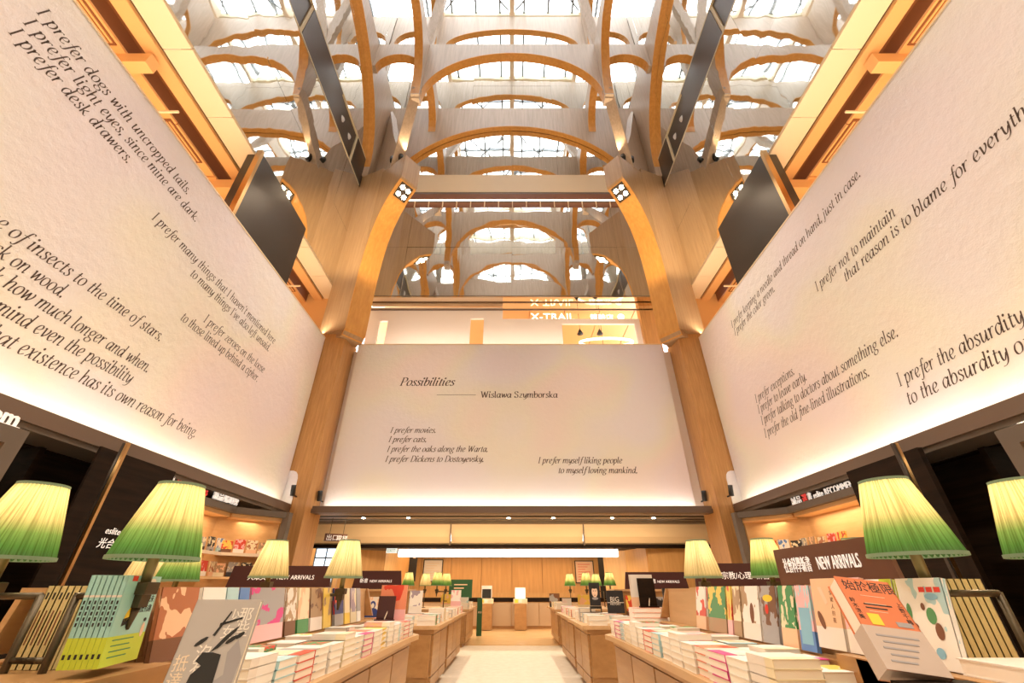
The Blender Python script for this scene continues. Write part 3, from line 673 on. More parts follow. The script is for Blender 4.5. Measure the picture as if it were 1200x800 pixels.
# pictures and screens on the back wall
for x0, x1, z0, z1, mt, lab in ((-3.63, -2.83, 1.5, 2.3, 'print_white', 'framed cream notice on the back wall, left of the aisle'),
                                (2.57, 3.34, 1.45, 2.26, 'print_skin', 'framed orange map picture on the back wall, right of the aisle')):
    p = empty('framed_picture', ((x0+x1)/2, 19.38, (z0+z1)/2), 0, lab, 'picture'); w, h = (x1-x0)/2, (z1-z0)/2
    box('sheet', (-w, w, -.02, -.01, -h, h), mt, p)
    for b_ in ((-w, w, -.04, 0, h-.03, h), (-w, w, -.04, 0, -h, -h+.03), (-w, -w+.03, -.04, 0, -h, h), (w-.03, w, -.04, 0, -h, h)): box('frame_side', b_, 'black', p)
    for k in range(7): box('printed_line', (-w+.12, w-.15-.1*(k % 3), -.024, -.02, h-.15-k*.09, h-.13-k*.09), 'rafter' if mt == 'print_white' else 'print_red', p)
p = empty('dark_screen', (-4.05, 18.3, 1.95), 0, 'dark leaning screen panel left of the framed notice', 'screen')
MB().box(-.40, .36, -.03, .03, -.45, .5).build('panel', 'black', p); MB().box(.2, .3, -.04, -.03, .33, .45).build('sticker', 'print_skin', p)
p = empty('dark_screen', (3.75, 18.6, 1.85), 0, 'tall dark doorway panel right of the orange map picture', 'screen')
MB().box(-.35, .45, -.03, .03, -.9, .55).build('panel', 'black', p); MB().box(.3, .34, -.04, -.03, -.7, .4).build('handle', 'bronze', p)
# exit sign, hanging sign
p = empty('exit_sign', (-3.88, 15.0, 2.33), 0, 'small white lit exit sign below the brown ceiling', 'sign')
box('panel', (-.17, .17, -.02, .02, -.085, .06), 'exit_face', p); font_text('lettering', 'EXIT', frame((-.14, -.022, -.06), (1, 0, 0), (0, 0, 1)), .13, 'print_green', p)
MB().bar((0, 0, .06), (0, 0, .14), .02).build('hanger', 'black', p)
p = empty('hanging_sign', (-5.0, 13.0, 2.5), math.radians(25), 'small brown direction sign hanging on two wires beside the left column', 'sign')
box('panel', (-.3, .3, -.03, .03, -.09, .1), 'sign_brown', p)
font_text('lettering', '出口', frame((-.26, -.034, -.06), (1, 0, 0), (0, 0, 1)), .16, 'white_letter', p)
font_text('lettering', '電梯', frame((.02, -.034, -.06), (1, 0, 0), (0, 0, 1)), .15, 'white_letter', p)
for x in (-.18, .18): MB().bar((x, 0, .1), (x, 0, .52), .012).build('wire', 'black', p)
# counter and pedestals
p = empty('service_counter', (0, 18.2, 0), 0, 'long service counter with pale metal front and dark top at the end of the aisle', 'counter')
for i in range(8): box('front_panel', (-4+i*1.0, -4+i*1.0+.985, 0, .05, .1, .82), 'steel_front', p)
box('worktop', (-4.02, 4.02, -.02, .7, .84, .97), 'wood_dark', p)
box('plinth', (-3.9, 3.9, .04, .6, 0, .1), 'wood_table', p)
box('rear_shelf', (-4.0, 4.0, .65, .7, .97, 1.12), 'wood_wall', p)
for x, lab in ((-.92, 'left wooden pedestal with a dark screen and leaflets before the counter'), (.30, 'right wooden pedestal with a bright tablet before the counter')):
    p = empty('pedestal', (x, 17.7, 0), 0, lab, 'pedestal')
    box('body', (-.21, .21, -.2, .2, .03, .80), 'wood_riser', p, .005)
    box('leaflet_tray', (-.25, .25, -.22, .22, .80, .95), 'soffit_cream', p)
    MB().box(-.16, .16, -.02, .02, 0, .28).build('screen', 'black' if x < 0 else 'screen', p, loc=(0, 0, .97))
    box('screen_frame', (-.19, .19, .02, .05, .95, 1.3 if x > 0 else 1.36), 'print_white', p)
    for k in range(3): box('leaflet', (-.2+k*.14, -.09+k*.14, -.24, -.225, .83, .93), ('print_yellow', 'print_white', 'print_skin')[k], p)
# ------------------------------------------------------------------ lower hall
# ================================================================== SIDE BOOKCASES AND DARK SHOP WALLS
def ptext(*a, **k): return font_text(*a, **k)
for sx, side in ((-1, 'left'), (1, 'right')):
    # bent bookcase beside the column
    A, B_, D_ = (sx*5.75, 6.9), (sx*5.82, 9.3), (sx*5.05, 10.07)
    bc = empty('bookcase', (0, 0, 0), 0, 'dark framed bookcase with a lit wooden arch and face-out books beside the %s column' % side, 'bookcase')
    def seg(p, q, z0, z1, mat, name, off=0, t=.08, par=bc):
        p, q = Vector((p[0], p[1], 0)), Vector((q[0], q[1], 0)); d = (q-p).normalized(); n = Vector((d.y, -d.x, 0))*(-sx if True else 1)
        if n.x*sx < 0: n = -n
        p = p+n*off; q = q+n*off
        return MB().bar((p.x, p.y, (z0+z1)/2), (q.x, q.y, (z0+z1)/2), t, z1-z0).build(name, mat, par)
    for p, q in ((A, B_), (B_, D_)):
        seg(p, q, 2.61, 2.73, 'frame_grey', 'top_rail', 0, .12)
        e1 = .35 if p == A else 0; e2 = 0 if p == A else .35; dv = (Vector(q)-Vector(p)).normalized()
        seg(Vector(p)-dv*e2, Vector(q)+dv*e1, .05, 2.70, 'wood_niche', 'back_panel', .42, .04)
        seg(p, q, 2.54, 2.66, 'wood_niche', 'cove_board', .25, .40)
        for z in (.55, 1.0, 1.42, 1.84): seg(p, q, z, z+.04, 'wood_niche', 'shelf', .2, .42)
        seg(p, q, 1.83, 1.885, 'rafter', 'shelf_lip', .0, .04)
        seg(p, q, 0, .1, 'frame_grey', 'plinth', .1, .2)
    for p in (A, D_): MB().box(p[0]-.07, p[0]+.07, p[1]-.08, p[1]+.08, 0, 2.73).build('side_post', 'frame_grey', bc)
    area('shelf_light', (sx*5.98, 8.2, 2.52), (.2, 2.0), 12, WARM); area('shelf_light', (sx*5.98, 8.2, 1.81), (.1, 2.0), 5, WARM)
    area('shelf_light', (sx*5.62, 9.85, 2.50), (.6, .3), 3, WARM)
    seg((A[0], A[1]+.05), (A[0]+sx*.42, A[1]+.05), .05, 2.7, 'wood_niche', 'end_panel', 0, .04)
    # dark shop wall with brass corner post, plain dark screens closing the view
    w = tag(box('wall_%s_shop' % side, (sx*6.5, sx*6.6, 5.5, 7.6, 0, 2.86), 'wood_dark'), kind='structure')
    box('corner_post', (sx*6.2, sx*6.6, 5.42, 5.5, 0, 2.86), 'wood_dark', w)
    w = tag(box('wall_%s_end' % side, (sx*6.0, sx*8.6, 12.42, 12.5, 0, 3.0), 'wood_dark'), kind='structure')
    pp = empty('brass_post', (sx*5.05, 5.40, 0), 0, 'slim brass edged post against the dark shop wall, %s side' % side, 'post')
    MB().box(-.02, .02, -.02, .02, 0, 2.9).build('rod', 'brass', pp); MB().box(-.06, -.03, -.02, .02, 0, 2.9).build('dark_rod', 'bronze', pp)
    # near bookcase, only its upper corner shows
    nb = empty('bookcase', (sx*5.15, 2.6, 0), 0, 'grey framed near bookcase with warm wooden inside at the far %s of the picture' % side, 'bookcase')
    box('top_rail', (-.12, .12, -2.2, 1.62, 2.50, 2.66), 'frame_grey', nb); box('side_post', (-.12, .12, 1.46, 1.62, 0, 2.5), 'frame_grey', nb)
    box('side_post', (-.12, .12, -2.2, -2.04, 0, 2.5), 'frame_grey', nb)
    box('back_panel', (sx*.45, sx*.5, -2.2, 1.62, 0, 2.6), 'wood_niche', nb)
    box('end_panel', (sx*.12, sx*.5, 1.5, 1.60, 0, 2.6), 'wood_niche', nb)
    box('cove_board', (sx*.12, sx*.45, -2.2, 1.5, 2.46, 2.58), 'wood_niche', nb)
    for z in (.6, 1.1, 1.6): box('shelf', (sx*.0, sx*.45, -2.04, 1.5, z, z+.05), 'wood_niche', nb)
    area('shelf_light', (sx*5.4, 2.3, 2.44), (.15, 3.2), 16, WARM)
    for k, (x, y) in enumerate(((5.9, 4.6), (7.1, 4.9), (7.0, 5.6))):
        tag(MB().tube((sx*x, y, 2.84), (sx*x, y, 2.86), .055, .055, 12).build('downlight', 'led_small'), 'small round ceiling downlight in the dark timber ceiling on the %s, %s' % (side, ('beside the near bookcase', 'further out', 'nearest the dark wall')[k]), 'downlight')
# letters on top of the bookcases
s = empty('shop_letters', (-5.1, 4.05, 2.66), 0, 'white raised letters of a web address on top of the near left bookcase', 'sign')
ptext('lettering', 'eslite.com', frame((.0, -.82, 0.02), (0, 1, 0), (0, 0, 1)), .22, 'white_letter', s, depth=.01, bold=.002)
box('base_rail', (-.02, .02, -1.25, .1, 0, .02), 'white_letter', s)
s = empty('shop_letters', (-5.76, 7.05, 2.73), 0, 'red and white raised bestseller letters standing on the left bookcase', 'sign')
ptext('lettering', 'Bestsellers', frame((.0, .33, .03), (0, 1, 0), (0, 0, 1)), .20, 'red_letter', s, depth=.008)
ptext('lettering', '誠品暢銷榜', frame((.0, 1.36, .03), (0, 1, 0), (0, 0, 1)), .17, 'white_letter', s, depth=.012, bold=.0)
MB().poly([(0, 0), (.12, .03), (.24, 0), (.24, .17), (.12, .13), (0, .17)], lambda u, w, t: (t, u, w), -.02, .02).build('open_book_logo', 'white_letter', s)
s = empty('shop_letters', (5.78, 9.1, 2.73), 0, 'white raised recommends letters with one red character standing on the right bookcase', 'sign')
ptext('lettering', '誠品', frame((0, 0, 0), (0, -1, 0), (0, 0, 1)), .17, 'white_letter', s, depth=.008)
ptext('lettering', '選', frame((0, -.36, 0), (0, -1, 0), (0, 0, 1)), .17, 'red_letter', s, depth=.008)
ptext('lettering', '書 eslite RECOMMENDS', frame((0, -.54, 0), (0, -1, 0), (0, 0, 1)), .17, 'white_letter', s, depth=.008, xs=.82)
MB().tube((-.02, -2.25, .09), (.02, -2.25, .09), .09, .09, 16).build('round_logo', 'rafter', s)
s = empty('wall_lettering', (-5.35, 5.75, 1.5), 0, 'white shop lettering on the dark wall left of the big green lampshade', 'sign')
MB().box(-.06, -.03, -.35, 1.05, -1.5, 1.36).build('backboard', 'wood_dark', s)
ptext('lettering', 'eslite Photo', frame((0, .23, .38), (0, 1, 0), (0, 0, 1)), .115, 'white_letter', s, shear=.2)
ptext('lettering', '光合廊', frame((0, .20, .22), (0, 1, 0), (0, 0, 1)), .13, 'white_letter', s, shear=.1)
s = tag(box('wall_shop_panel', (5.35, 5.42, 5.45, 6.8, 0, 2.86), 'wood_dark'), kind='structure')

# ================================================================== BOOKS
def cov(name, base, band, art, seed=0, style=0):
    m, nt, b = newmat(name)
    tc = N(nt, 'ShaderNodeTexCoord'); sp = N(nt, 'ShaderNodeSeparateXYZ'); nt.links.new(tc.outputs['Generated'], sp.inputs[0])
    mp = N(nt, 'ShaderNodeMapping'); mp.inputs['Location'].default_value = (seed*3.7, seed*1.3, seed*2.1); nt.links.new(tc.outputs['Generated'], mp.inputs[0])
    n = noise(nt, mp.outputs[0], (2.2, 3.5, 1.4)[style % 3], 2)
    k = N(nt, 'ShaderNodeMath', operation='GREATER_THAN'); k.inputs[1].default_value = .54; nt.links.new(n, k.inputs[0])
    m1 = N(nt, 'ShaderNodeMix', data_type='RGBA'); m1.inputs[6].default_value = (*base, 1); m1.inputs[7].default_value = (*art, 1); nt.links.new(k.outputs[0], m1.inputs[0])
    g = N(nt, 'ShaderNodeMath', operation='LESS_THAN'); g.inputs[1].default_value = .3; nt.links.new(sp.outputs[2], g.inputs[0])
    m2 = N(nt, 'ShaderNodeMix', data_type='RGBA'); m2.inputs[7].default_value = (*band, 1); nt.links.new(m1.outputs[2], m2.inputs[6]); nt.links.new(g.outputs[0], m2.inputs[0])
    nt.links.new(m2.outputs[2], b.inputs['Base Color']); b.inputs['Roughness'].default_value = .35
    return m
PAL = dict(teal=(.22, .55, .52), lime=(.58, .70, .06), salmon=(.80, .28, .16), pale=(.82, .76, .70), cream=(.84, .74, .52), magenta=(.70, .06, .28), blue=(.12, .26, .60),
           sky=(.45, .68, .74), sepia=(.42, .28, .16), yellow=(.85, .62, .12), green=(.06, .28, .10), black=(.02, .02, .025), grey=(.38, .37, .38), copper=(.45, .16, .07),
           pink=(.86, .50, .52), white=(.88, .85, .80), red=(.70, .07, .04), navy=(.04, .07, .22), mauve=(.40, .34, .42), peach=(.88, .55, .34), brown=(.18, .08, .04))
ci = [0]
def cv(a, b, c, style=0):
    ci[0] += 1; return cov('cover_%s_%s' % (a, b), PAL[a], PAL[b], PAL[c], ci[0], style)
def make_book(w, h, t, mat, pages='pages', loc=(0, 0, 0), spine=-1, cat='book', label=None, group=None):
    """upright: x width, y thickness (front cover faces -y), z height; origin bottom centre"""
    c = .0022 if t < .05 else .004
    mb = MB()
    mb.box(-w/2, w/2, -t/2, -t/2+c, 0, h); mb.box(-w/2, w/2, t/2-c, t/2, 0, h)
    xs = -w/2 if spine < 0 else w/2
    mb.box(xs, xs-spine*c, -t/2, t/2, 0, h)
    o = mb.build('book', mat); tag(o, label, cat, group)
    e = .004
    MB().box(-w/2+(c if spine < 0 else e), w/2-(e if spine < 0 else c), -t/2+c, t/2-c, e, h-e).build('page_block', pages, o)
    o.location = loc; return o
def pose(o, base, wdir, updir):
    """place a book: origin base, local x along wdir, local z along updir, front (-y) facing wdir x up"""
    x = Vector(wdir).normalized(); z = Vector(updir); z = (z-x*z.dot(x)).normalized(); y = z.cross(x)
    M = Matrix((x, y, z)).transposed().to_4x4(); M.translation = Vector(base); o.matrix_world = M
def flat(name, pts, fr, mat, par): return MB().add([fr(u, w) for u, w in pts], [tuple(range(len(pts)))]).build(name, mat, par)
def ellp(cx, cy, a, b, n=14, rot=0):
    return [(cx+a*math.cos(2*PI*i/n)*math.cos(rot)-b*math.sin(2*PI*i/n)*math.sin(rot), cy+a*math.cos(2*PI*i/n)*math.sin(rot)+b*math.sin(2*PI*i/n)*math.cos(rot)) for i in range(n)]
def on_cover(t):  return lambda u, w: (u, -t/2-.0006, w)
def cover_text(par, t, u, w, txt, size, mat, shear=0, xs=1.0):
    return font_text('cover_title', txt, frame((u, -t/2-.0004, w), (1, 0, 0), (0, 0, 1)), size, mat, par, shear=shear, depth=.0003, xs=xs)

# ---- big front display books
W_, HH, T_ = .192, .30, .020
g = make_book(W_, HH, T_, plain('cover_warm_grey', (.46, .43, .41), .45), loc=(0, 0, 0), spine=-1, label='grey display book with a dark ink figure, standing on a stand at the front left', cat='book')
pose(g, (-.865, 1.46, .925), (1, .02, 0), (-.0, .05, .29))
f = on_cover(T_)
flat('cover_shadow', [(.0, .02+.06), (.09, .07), (.094, .16), (.07, .20), (.05, .17), (.06, .12), (.03, .10), (.02, .13)], f, 'print_grey', g)
fs = lambda u, w: (u, -T_/2-.0012, w)
flat('cover_figure', [(-.035, .085), (.03, .08), (.04, .10), (.035, .165), (.01, .17), (-.02, .17), (-.03, .15), (-.01, .14), (-.03, .12)], fs, 'ink_black', g)
flat('cover_arm', [(-.0, .17), (.03, .21), (.06, .235), (.055, .22), (.02, .18)], fs, 'ink_black', g)
flat('cover_branch', [(-.01, .21), (.02, .27), (.024, .268), (-.002, .208)], fs, 'ink_black', g)
flat('cover_branch', [(.0, .24), (.06, .255), (.06, .25), (.0, .232)], fs, 'ink_black', g)
for u, w, a in ((-.035, .195, .02), (.05, .20, .018), (.07, .21, .014)): flat('cover_scrap', ellp(u, w, a, .006, 8, .6), fs, 'ink_black', g)
cover_text(g, T_, .045, .245, '那', .042, 'print_white'); cover_text(g, T_, .05, .21, '些', .04, 'print_white')
cover_text(g, T_, .012, .245, '少', .036, 'print_white'); cover_text(g, T_, .012, .205, '女', .036, 'print_white')
cover_text(g, T_, -.04, .15, '沒', .045, 'print_white'); cover_text(g, T_, -.038, .115, '有', .045, 'print_white')
cover_text(g, T_, -.09, .13, '抵', .042, 'rafter'); cover_text(g, T_, -.09, .09, '達', .042, 'rafter')
box('paper_band', (-W_/2-.001, W_/2+.001, -T_/2-.001, T_/2+.001, 0, .085), 'print_white', g)
for k in range(14): MB().box(.085-.012*k, .088-.012*k, -T_/2-.0016, -T_/2-.0011, .015+.01*(k % 3), .078).build('printed_line', 'print_grey', g)
W2, H2, T2 = .172, .287, .062
g = make_book(W2, H2, T2, plain('cover_salmon', (.66, .19, .075), .45), 'pages', loc=(0, 0, 0), spine=1, label='thick salmon red display book with black vertical title, leaning at the front right', cat='book')
up = Vector((.07, .15, .235)); bb = Vector((1.09+.086, 1.52, 1.04)); nrm = Vector((1, 0, 0)).cross(up).normalized()
pose(g, bb-nrm*T2/2 if nrm.y < 0 else bb+nrm*T2/2, (1, 0, 0), up)
M = g.matrix_world.copy(); M = M @ Matrix.Translation((0, 0, 0)); M2 = M.copy()
sh = Matrix(((1, 0, 0), (0, 1, 0), (0, 0, 1))).to_4x4(); g.matrix_world = M @ Matrix.Rotation(math.radians(8), 4, 'Y')
box('paper_band', (-W2/2-.001, W2/2+.001, -T2/2-.001, T2/2+.001, 0, .125), plain('band_mauve', (.52, .42, .36), .5), g)
for k, ch in enumerate('始於極限'): cover_text(g, T2, -.073+.040*k, .245, ch, .040, 'ink_black')
for k in range(4): cover_text(g, T2, -.078, .20-.018*k, '鈴木涼美'[k], .017, 'ink_black')
for k in range(4): cover_text(g, T2, .062, .20-.018*k, '上野千鶴'[k], .017, 'ink_black')
for k in range(2): MB().box(-.04, .045-.02*k, -T2/2-.0008, -T2/2-.0003, .195-.012*k, .199-.012*k).build('printed_line', 'ink_black', g)
for k in range(3): MB().box(-.035, .04-.01*k, -T2/2-.0008, -T2/2-.0003, .225-.026*k, .2265-.026*k).build('printed_line', 'print_skin', g)
MB().box(-.05, -.015, -T2/2-.0012, -T2/2-.0003, .13, .165).build('yellow_label', 'print_yellow', g)
MB().box(.025, .07, -T2/2-.0012, -T2/2-.0003, .132, .147).build('grey_label', 'print_grey', g)
for k in range(5): MB().box(-.06+.01*(k % 2), .06-.012*k, -T2/2-.0022, -T2/2-.0011, .095-.018*k, .100-.018*k).build('printed_line', 'print_grey', g)
for nm, x, y, z, lab in (('L', -.87, 1.50, .80, 'dark metal book stand under the grey display book'), ('R', 1.2, 1.60, .80, 'dark wooden book stand under the salmon display book')):
    st = empty('book_stand', (x, y, z), 0, lab, 'stand')
    if nm == 'L':
        box('base', (-.08, .08, -.03, .10, 0, .012), 'black', st); box('back_plate', (-.06, .06, .005, .012, .012, .28), 'black', st); box('lip', (-.08, .08, -.05, .03, .10, .112), 'black', st)
    else:
        box('base', (-.10, .12, -.06, .14, 0, .03), 'wood_dark', st); MB().bar((0, .08, .03), (.03, .02, .23), .12, .02).build('back_plate', 'wood_dark', st)
        MB().bar((-.1, -.09, .215), (.12, -.09, .215), .07, .015).build('lip', 'wood_dark', st)

# ---- leaning face-out books on the risers
def lean_book(sx, ya, yb, mat, label, z=.962, h=.30, t=.022, xb=1.60, turn=0, pages='pages', grp=None, lean=.06):
    w = abs(yb-ya)-.012; ym = (ya+yb)/2
    o = make_book(w, h, t, mat, pages, spine=-1 if sx < 0 else 1, label=label, cat='book', group=grp)
    wd = Vector((0, 1, 0)) if sx < 0 else Vector((0, -1, 0))
    wd = Matrix.Rotation(turn, 3, 'Z') @ wd
    pose(o, (sx*xb, ym, z), wd, (sx*lean, 0, h))
    return o
T = .022
# teal stack of copies at the left
m_teal = plain('cover_teal', (.36, .68, .66), .4)
for k in range(7):
    o = make_book(.27, .30, .017, m_teal, 'pages_light', spine=-1, label=('teal and lime paperback with a running figure on its cover, front of its row' if k == 0 else '%s copy behind the front teal paperback, its spine showing' % ('first', 'second', 'third', 'fourth', 'fifth', 'sixth')[k-1]), cat='book', group='teal paperbacks on the left riser')
    wd = Vector((-.22, .97, 0)).normalized(); nn = Vector((-wd.y, wd.x, 0))
    b0 = Vector((-1.555, 2.05, .998))+nn*.0185*k
    pose(o, b0, wd, (-.02, 0, .30))
    MB().box(-.135, -.1345+.27, -.0091, -.0086, .0, .095).build('lime_band', 'print_yellow' if False else plain('print_lime%d' % k, (.55, .68, .05), .5), o)
    MB().box(-.1356, -.1351, -.0085, .0085, .0, .095).build('spine_band', MATS['print_lime%d' % k], o)
    MB().box(-.1362, -.1357, -.004, .004, .03, .045).build('spine_mark', 'ink_black', o)
    for kk in range(5): MB().box(-.1362, -.1353, -.003, .003, .13+kk*.018, .142+kk*.018).build('spine_letter', 'ink_black', o)
    MB().box(-.1362, -.1355, -.0082, .0082, .225, .232).build('spine_band', 'print_white', o)
    if k == 0:
        fr_ = lambda u, w: (u, -.0085-.001, w)
        flat('cover_figure', ellp(-.045, .165, .03, .018, 12, .8), fr_, 'print_yellow', o); flat('cover_legs', [(-.075, .15), (-.03, .155), (-.02, .12), (-.035, .115), (-.045, .13), (-.075, .125)], fr_, 'ink_black', o)
        flat('cover_head', ellp(-.012, .20, .014, .012, 10), fr_, 'print_skin', o); flat('cover_hair', ellp(-.015, .212, .02, .006, 10, .2), fr_, 'ink_black', o)
        flat('cover_cloud', ellp(-.02, .27, .035, .02, 12), fr_, 'print_white', o); flat('cover_cloud', ellp(.07, .272, .03, .02, 12), fr_, 'print_white', o)
        flat('red_label', [(-.10, .28), (-.06, .28), (-.06, .299), (-.10, .299)], fr_, 'print_red', o)
        flat('cover_figure', ellp(.10, .105, .014, .026, 10), fr_, 'print_skin', o); flat('cover_hair', ellp(.10, .14, .012, .007, 10), fr_, 'ink_black', o)
        for kk in range(4): cover_text(o, .017, .01+.028*kk, .205, '文學原來'[kk], .030, 'ink_black')
        for kk in range(4): cover_text(o, .017, .01+.028*kk, .170, '這麼有趣'[kk], .030, 'ink_black')
        for kk in range(4): MB().box(-.10, .05-.02*(kk % 2), -.0102, -.0092, .08-.018*kk, .084-.018*kk).build('printed_line', 'print_green', o)
for k in range(6):   # cream copies with spines to the camera
    o = make_book(.2, .29, .027, plain('cover_cream%d' % k, (.74, .62, .30), .5), 'pages', spine=-1, label='%s cream spined book in the row behind the metal rails, far left' % ('leftmost', 'second', 'third', 'fourth', 'fifth', 'rightmost')[k], cat='book', group='cream books at the left riser end')
    pose(o, (-2.0+.029*k, 2.20, .972), (0, 1, 0), (0, 0, 1))
    MB().box(-.1006, -.1001, -.004, .004, .24, .265).build('spine_mark', 'ink_black', o); MB().box(-.1006, -.1001, -.003, .003, .08, .20).build('spine_title', 'sepia' if False else 'print_brown', o)
for k in range(7):
    o = make_book(.24, .29, .029, MATS['cover_cream%d' % (k % 6)], 'pages_light', spine=1, label='%s cream spined book in the row at the far right of the picture' % ('leftmost', 'second', 'third', 'fourth', 'fifth', 'sixth', 'rightmost')[k], cat='book', group='cream books at the right riser end')
    pose(o, (1.93+.031*k, 2.30, 1.0), (0, -1, 0), (0, 0, 1))
L = [(2.28, 2.56, cv('copper', 'brown', 'peach'), 'copper brown cover book behind the lamp stem'), (2.58, 2.80, cv('white', 'pale', 'white'), 'white cover book behind the grey display book'),
     (2.80, 2.93, cv('sky', 'pale', 'sky'), 'narrow pale blue book beside the white one'), (2.93, 3.05, cv('blue', 'white', 'red'), 'blue book with red mark left of the magenta book'),
     (3.06, 3.52, cv('grey', 'pink', 'magenta', 1), 'large magenta and grey book leaning on the left riser'), (3.54, 3.72, cv('sepia', 'brown', 'pale', 1), 'book with a street photograph next to the magenta book'),
     (3.74, 3.95, cv('cream', 'green', 'peach'), 'cream botanical book leaning between two photo books'), (3.97, 4.22, cv('sepia', 'pale', 'brown', 1), 'sepia forest book with a pale lower band'),
     (4.23, 4.42, cv('yellow', 'yellow', 'sepia'), 'golden book beside the sepia forest book'), (4.50, 4.74, cv('navy', 'grey', 'red'), 'dark blue book seen through the small rail frame'),
     (4.76, 4.92, cv('cream', 'yellow', 'cream'), 'yellow cream spined book inside the rail frame'), (4.93, 5.12, cv('mauve', 'cream', 'cream'), 'mauve square book right in the rail frame'),
     (5.13, 5.26, cv('grey', 'white', 'grey'), 'silver book at the far end of the left riser')]
for ya, yb, m_, lab in L: lean_book(-1, ya, yb, m_, lab)
L = [(4.12, 4.34, cv('white', 'peach', 'red'), 'white and orange book at the far end of the right riser'), (3.74, 4.08, cv('green', 'sepia', 'yellow', 1), 'dark green forest cover book on the right riser'),
     (3.64, 3.73, cv('yellow', 'pink', 'red'), 'narrow yellow and pink book beside the forest book'), (3.50, 3.63, cv('sepia', 'sepia', 'cream'), 'sepia portrait photo book on the right riser'),
     (3.24, 3.49, cv('white', 'pale', 'sepia'), 'white book with a standing figure on the right riser'), (3.03, 3.23, cv('grey', 'grey', 'brown', 1), 'dark grey photo cover book with a yellow cap'),
     (2.84, 3.01, cv('green', 'peach', 'cream', 1), 'green tulip cover book with brown band'), (2.68, 2.83, cv('pink', 'blue', 'sky', 1), 'pink and blue illustrated book beside the tulip book'),
     (2.44, 2.66, cv('peach', 'pale', 'peach'), 'peach cover book with a drawn shoe'), (2.27, 2.43, cv('pink', 'pale', 'peach'), 'pale pink book behind the salmon display book'),
     (2.08, 2.26, cv('lime', 'white', 'white'), 'white and green book right of the salmon book'), (1.84, 2.07, cv('white', 'white', 'sky'), 'white childrens book with small painted figures under the right lamp')]
for i, (ya, yb, m_, lab) in enumerate(L):
    o = lean_book(1, ya, yb, m_, lab, h=.31 if i < 10 else .30, z=.962 if i < 8 else .992)
    w2 = (yb-ya)/2; fr_ = lambda u, w: (u, -.0125, w)
    if i == 5: flat('cover_cap', ellp(0, .24, .06, .02), fr_, 'print_yellow', o); flat('cover_lantern', ellp(-.02, .18, .02, .028), fr_, 'print_red', o)
    if i == 4: flat('cover_figure', ellp(.02, .15, .028, .06), fr_, 'print_brown', o)
    if i == 8:
        flat('cover_leg', [(-.05, .27), (-.02, .27), (.02, .20), (.0, .19)], fr_, 'print_skin', o); flat('cover_shoe', ellp(-.05, .12, .018, .045, 12, .5), fr_, 'print_brown', o)
        for kk in range(5): cover_text(o, .022, .04, .235-.03*kk, '穿裙人的鞋'[kk], .024, 'print_brown')
    if i == 7: flat('cover_panel', [(-.05, .03), (.05, .03), (.05, .20), (-.05, .20)], fr_, 'print_blue', o)
    if i == 10:
        for kk in range(2): cover_text(o, .022, .0, .22-.06*kk, '語放'[kk], .05, 'print_green')
    if i == 11:
        for (u, w, a, b_, mt) in ((.03, .17, .022, .028, 'print_green'), (.05, .12, .018, .028, 'print_brown'), (.0, .20, .01, .013, 'print_brown'), (-.07, .18, .012, .03, 'print_green'), (-.07, .13, .03, .014, 'copperish'), (-.05, .06, .03, .02, 'print_yellow'), (.03, .05, .02, .018, 'print_blue'), (.05, .235, .03, .012, 'print_blue')):
            flat('cover_figure', ellp(u, w, a, b_), fr_, mt if mt in MATS else 'print_brown', o)
        for kk in range(3): flat('red_label', [(.0+.035*kk, .25), (.028+.035*kk, .25), (.028+.035*kk, .268), (.0+.035*kk, .268)], fr_, 'print_red', o)

# ================================================================== TABLES
def table(sx, x0, x1, ya, yb, label, cham=.0, doors=3, shelf=True):
    t = empty('display_table', (0, 0, 0), 0, label, 'table')
    pts = [(sx*x0, ya), (sx*x0, yb-cham*1.6), (sx*(x0-.03), yb-cham*.5), (sx*(x0+cham*.2), yb), (sx*x1, yb), (sx*x1, ya)]
    MB().poly(pts, lambda u, v, w: (u, v, w), .755, .80).build('tabletop', 'wood_top', t)
    xb = x0+.07
    MB().box(sx*(xb+.03), sx*(x1-.05), ya+.03, yb-.10, .08, .755).build('carcass', 'wood_table', t)
    MB().box(sx*(xb+.08), sx*(x1-.1), ya+.06, yb-.14, 0, .08).build('plinth', 'wood_riser', t)
    MB().box(sx*(xb-.0), sx*(xb+.03), ya+.03, yb-.10, .70, .755).build('apron', 'wood_table', t)
    n = doors; L_ = (yb-ya-.2)/n
    for i in range(n):
        y = ya+.06+i*L_
        MB().box(sx*(xb+.002), sx*(xb+.03), y+.015, y+L_-.015, .22, .69).build('door', 'wood_riser' if i % 2 else 'wood_table', t, bevel=.004)
        MB().box(sx*(xb+.002), sx*(xb+.03), y+.015, y+L_-.015, .09, .205).build('drawer', 'wood_table', t, bevel=.004)
    MB().box(sx*(x0+.1), sx*(x0+.1+.55), ya-.0, ya+.03, .22, .69).build('end_panel', 'wood_riser', t)
    return t
table(-1, 1.10, 3.5, 1.2, 6.02, 'near left display table in honey timber, loaded with book stacks', .35, 6)
table(1, 1.10, 3.5, 1.2, 6.02, 'near right display table in honey timber, loaded with book stacks', .35, 6)
table(-1, 1.04, 2.9, 7.15, 8.8, 'second left display cabinet with panelled timber front along the aisle', .1, 2)
table(-1, 1.06, 2.9, 8.95, 11.3, 'third left display cabinet in timber, behind the second one', .1, 3)
table(1, 1.00, 2.9, 7.15, 8.8, 'second right display cabinet with panelled timber front along the aisle', .1, 2)
table(1, 1.02, 2.9, 8.95, 11.3, 'third right display cabinet in timber, behind the second one', .1, 3)
table(-1, 1.10, 2.9, 12.75, 15.2, 'far left display cabinet in darker timber near the counter', .05, 2)
table(1, 1.10, 2.9, 12.75, 15.2, 'far right display cabinet in darker timber near the counter', .05, 2)

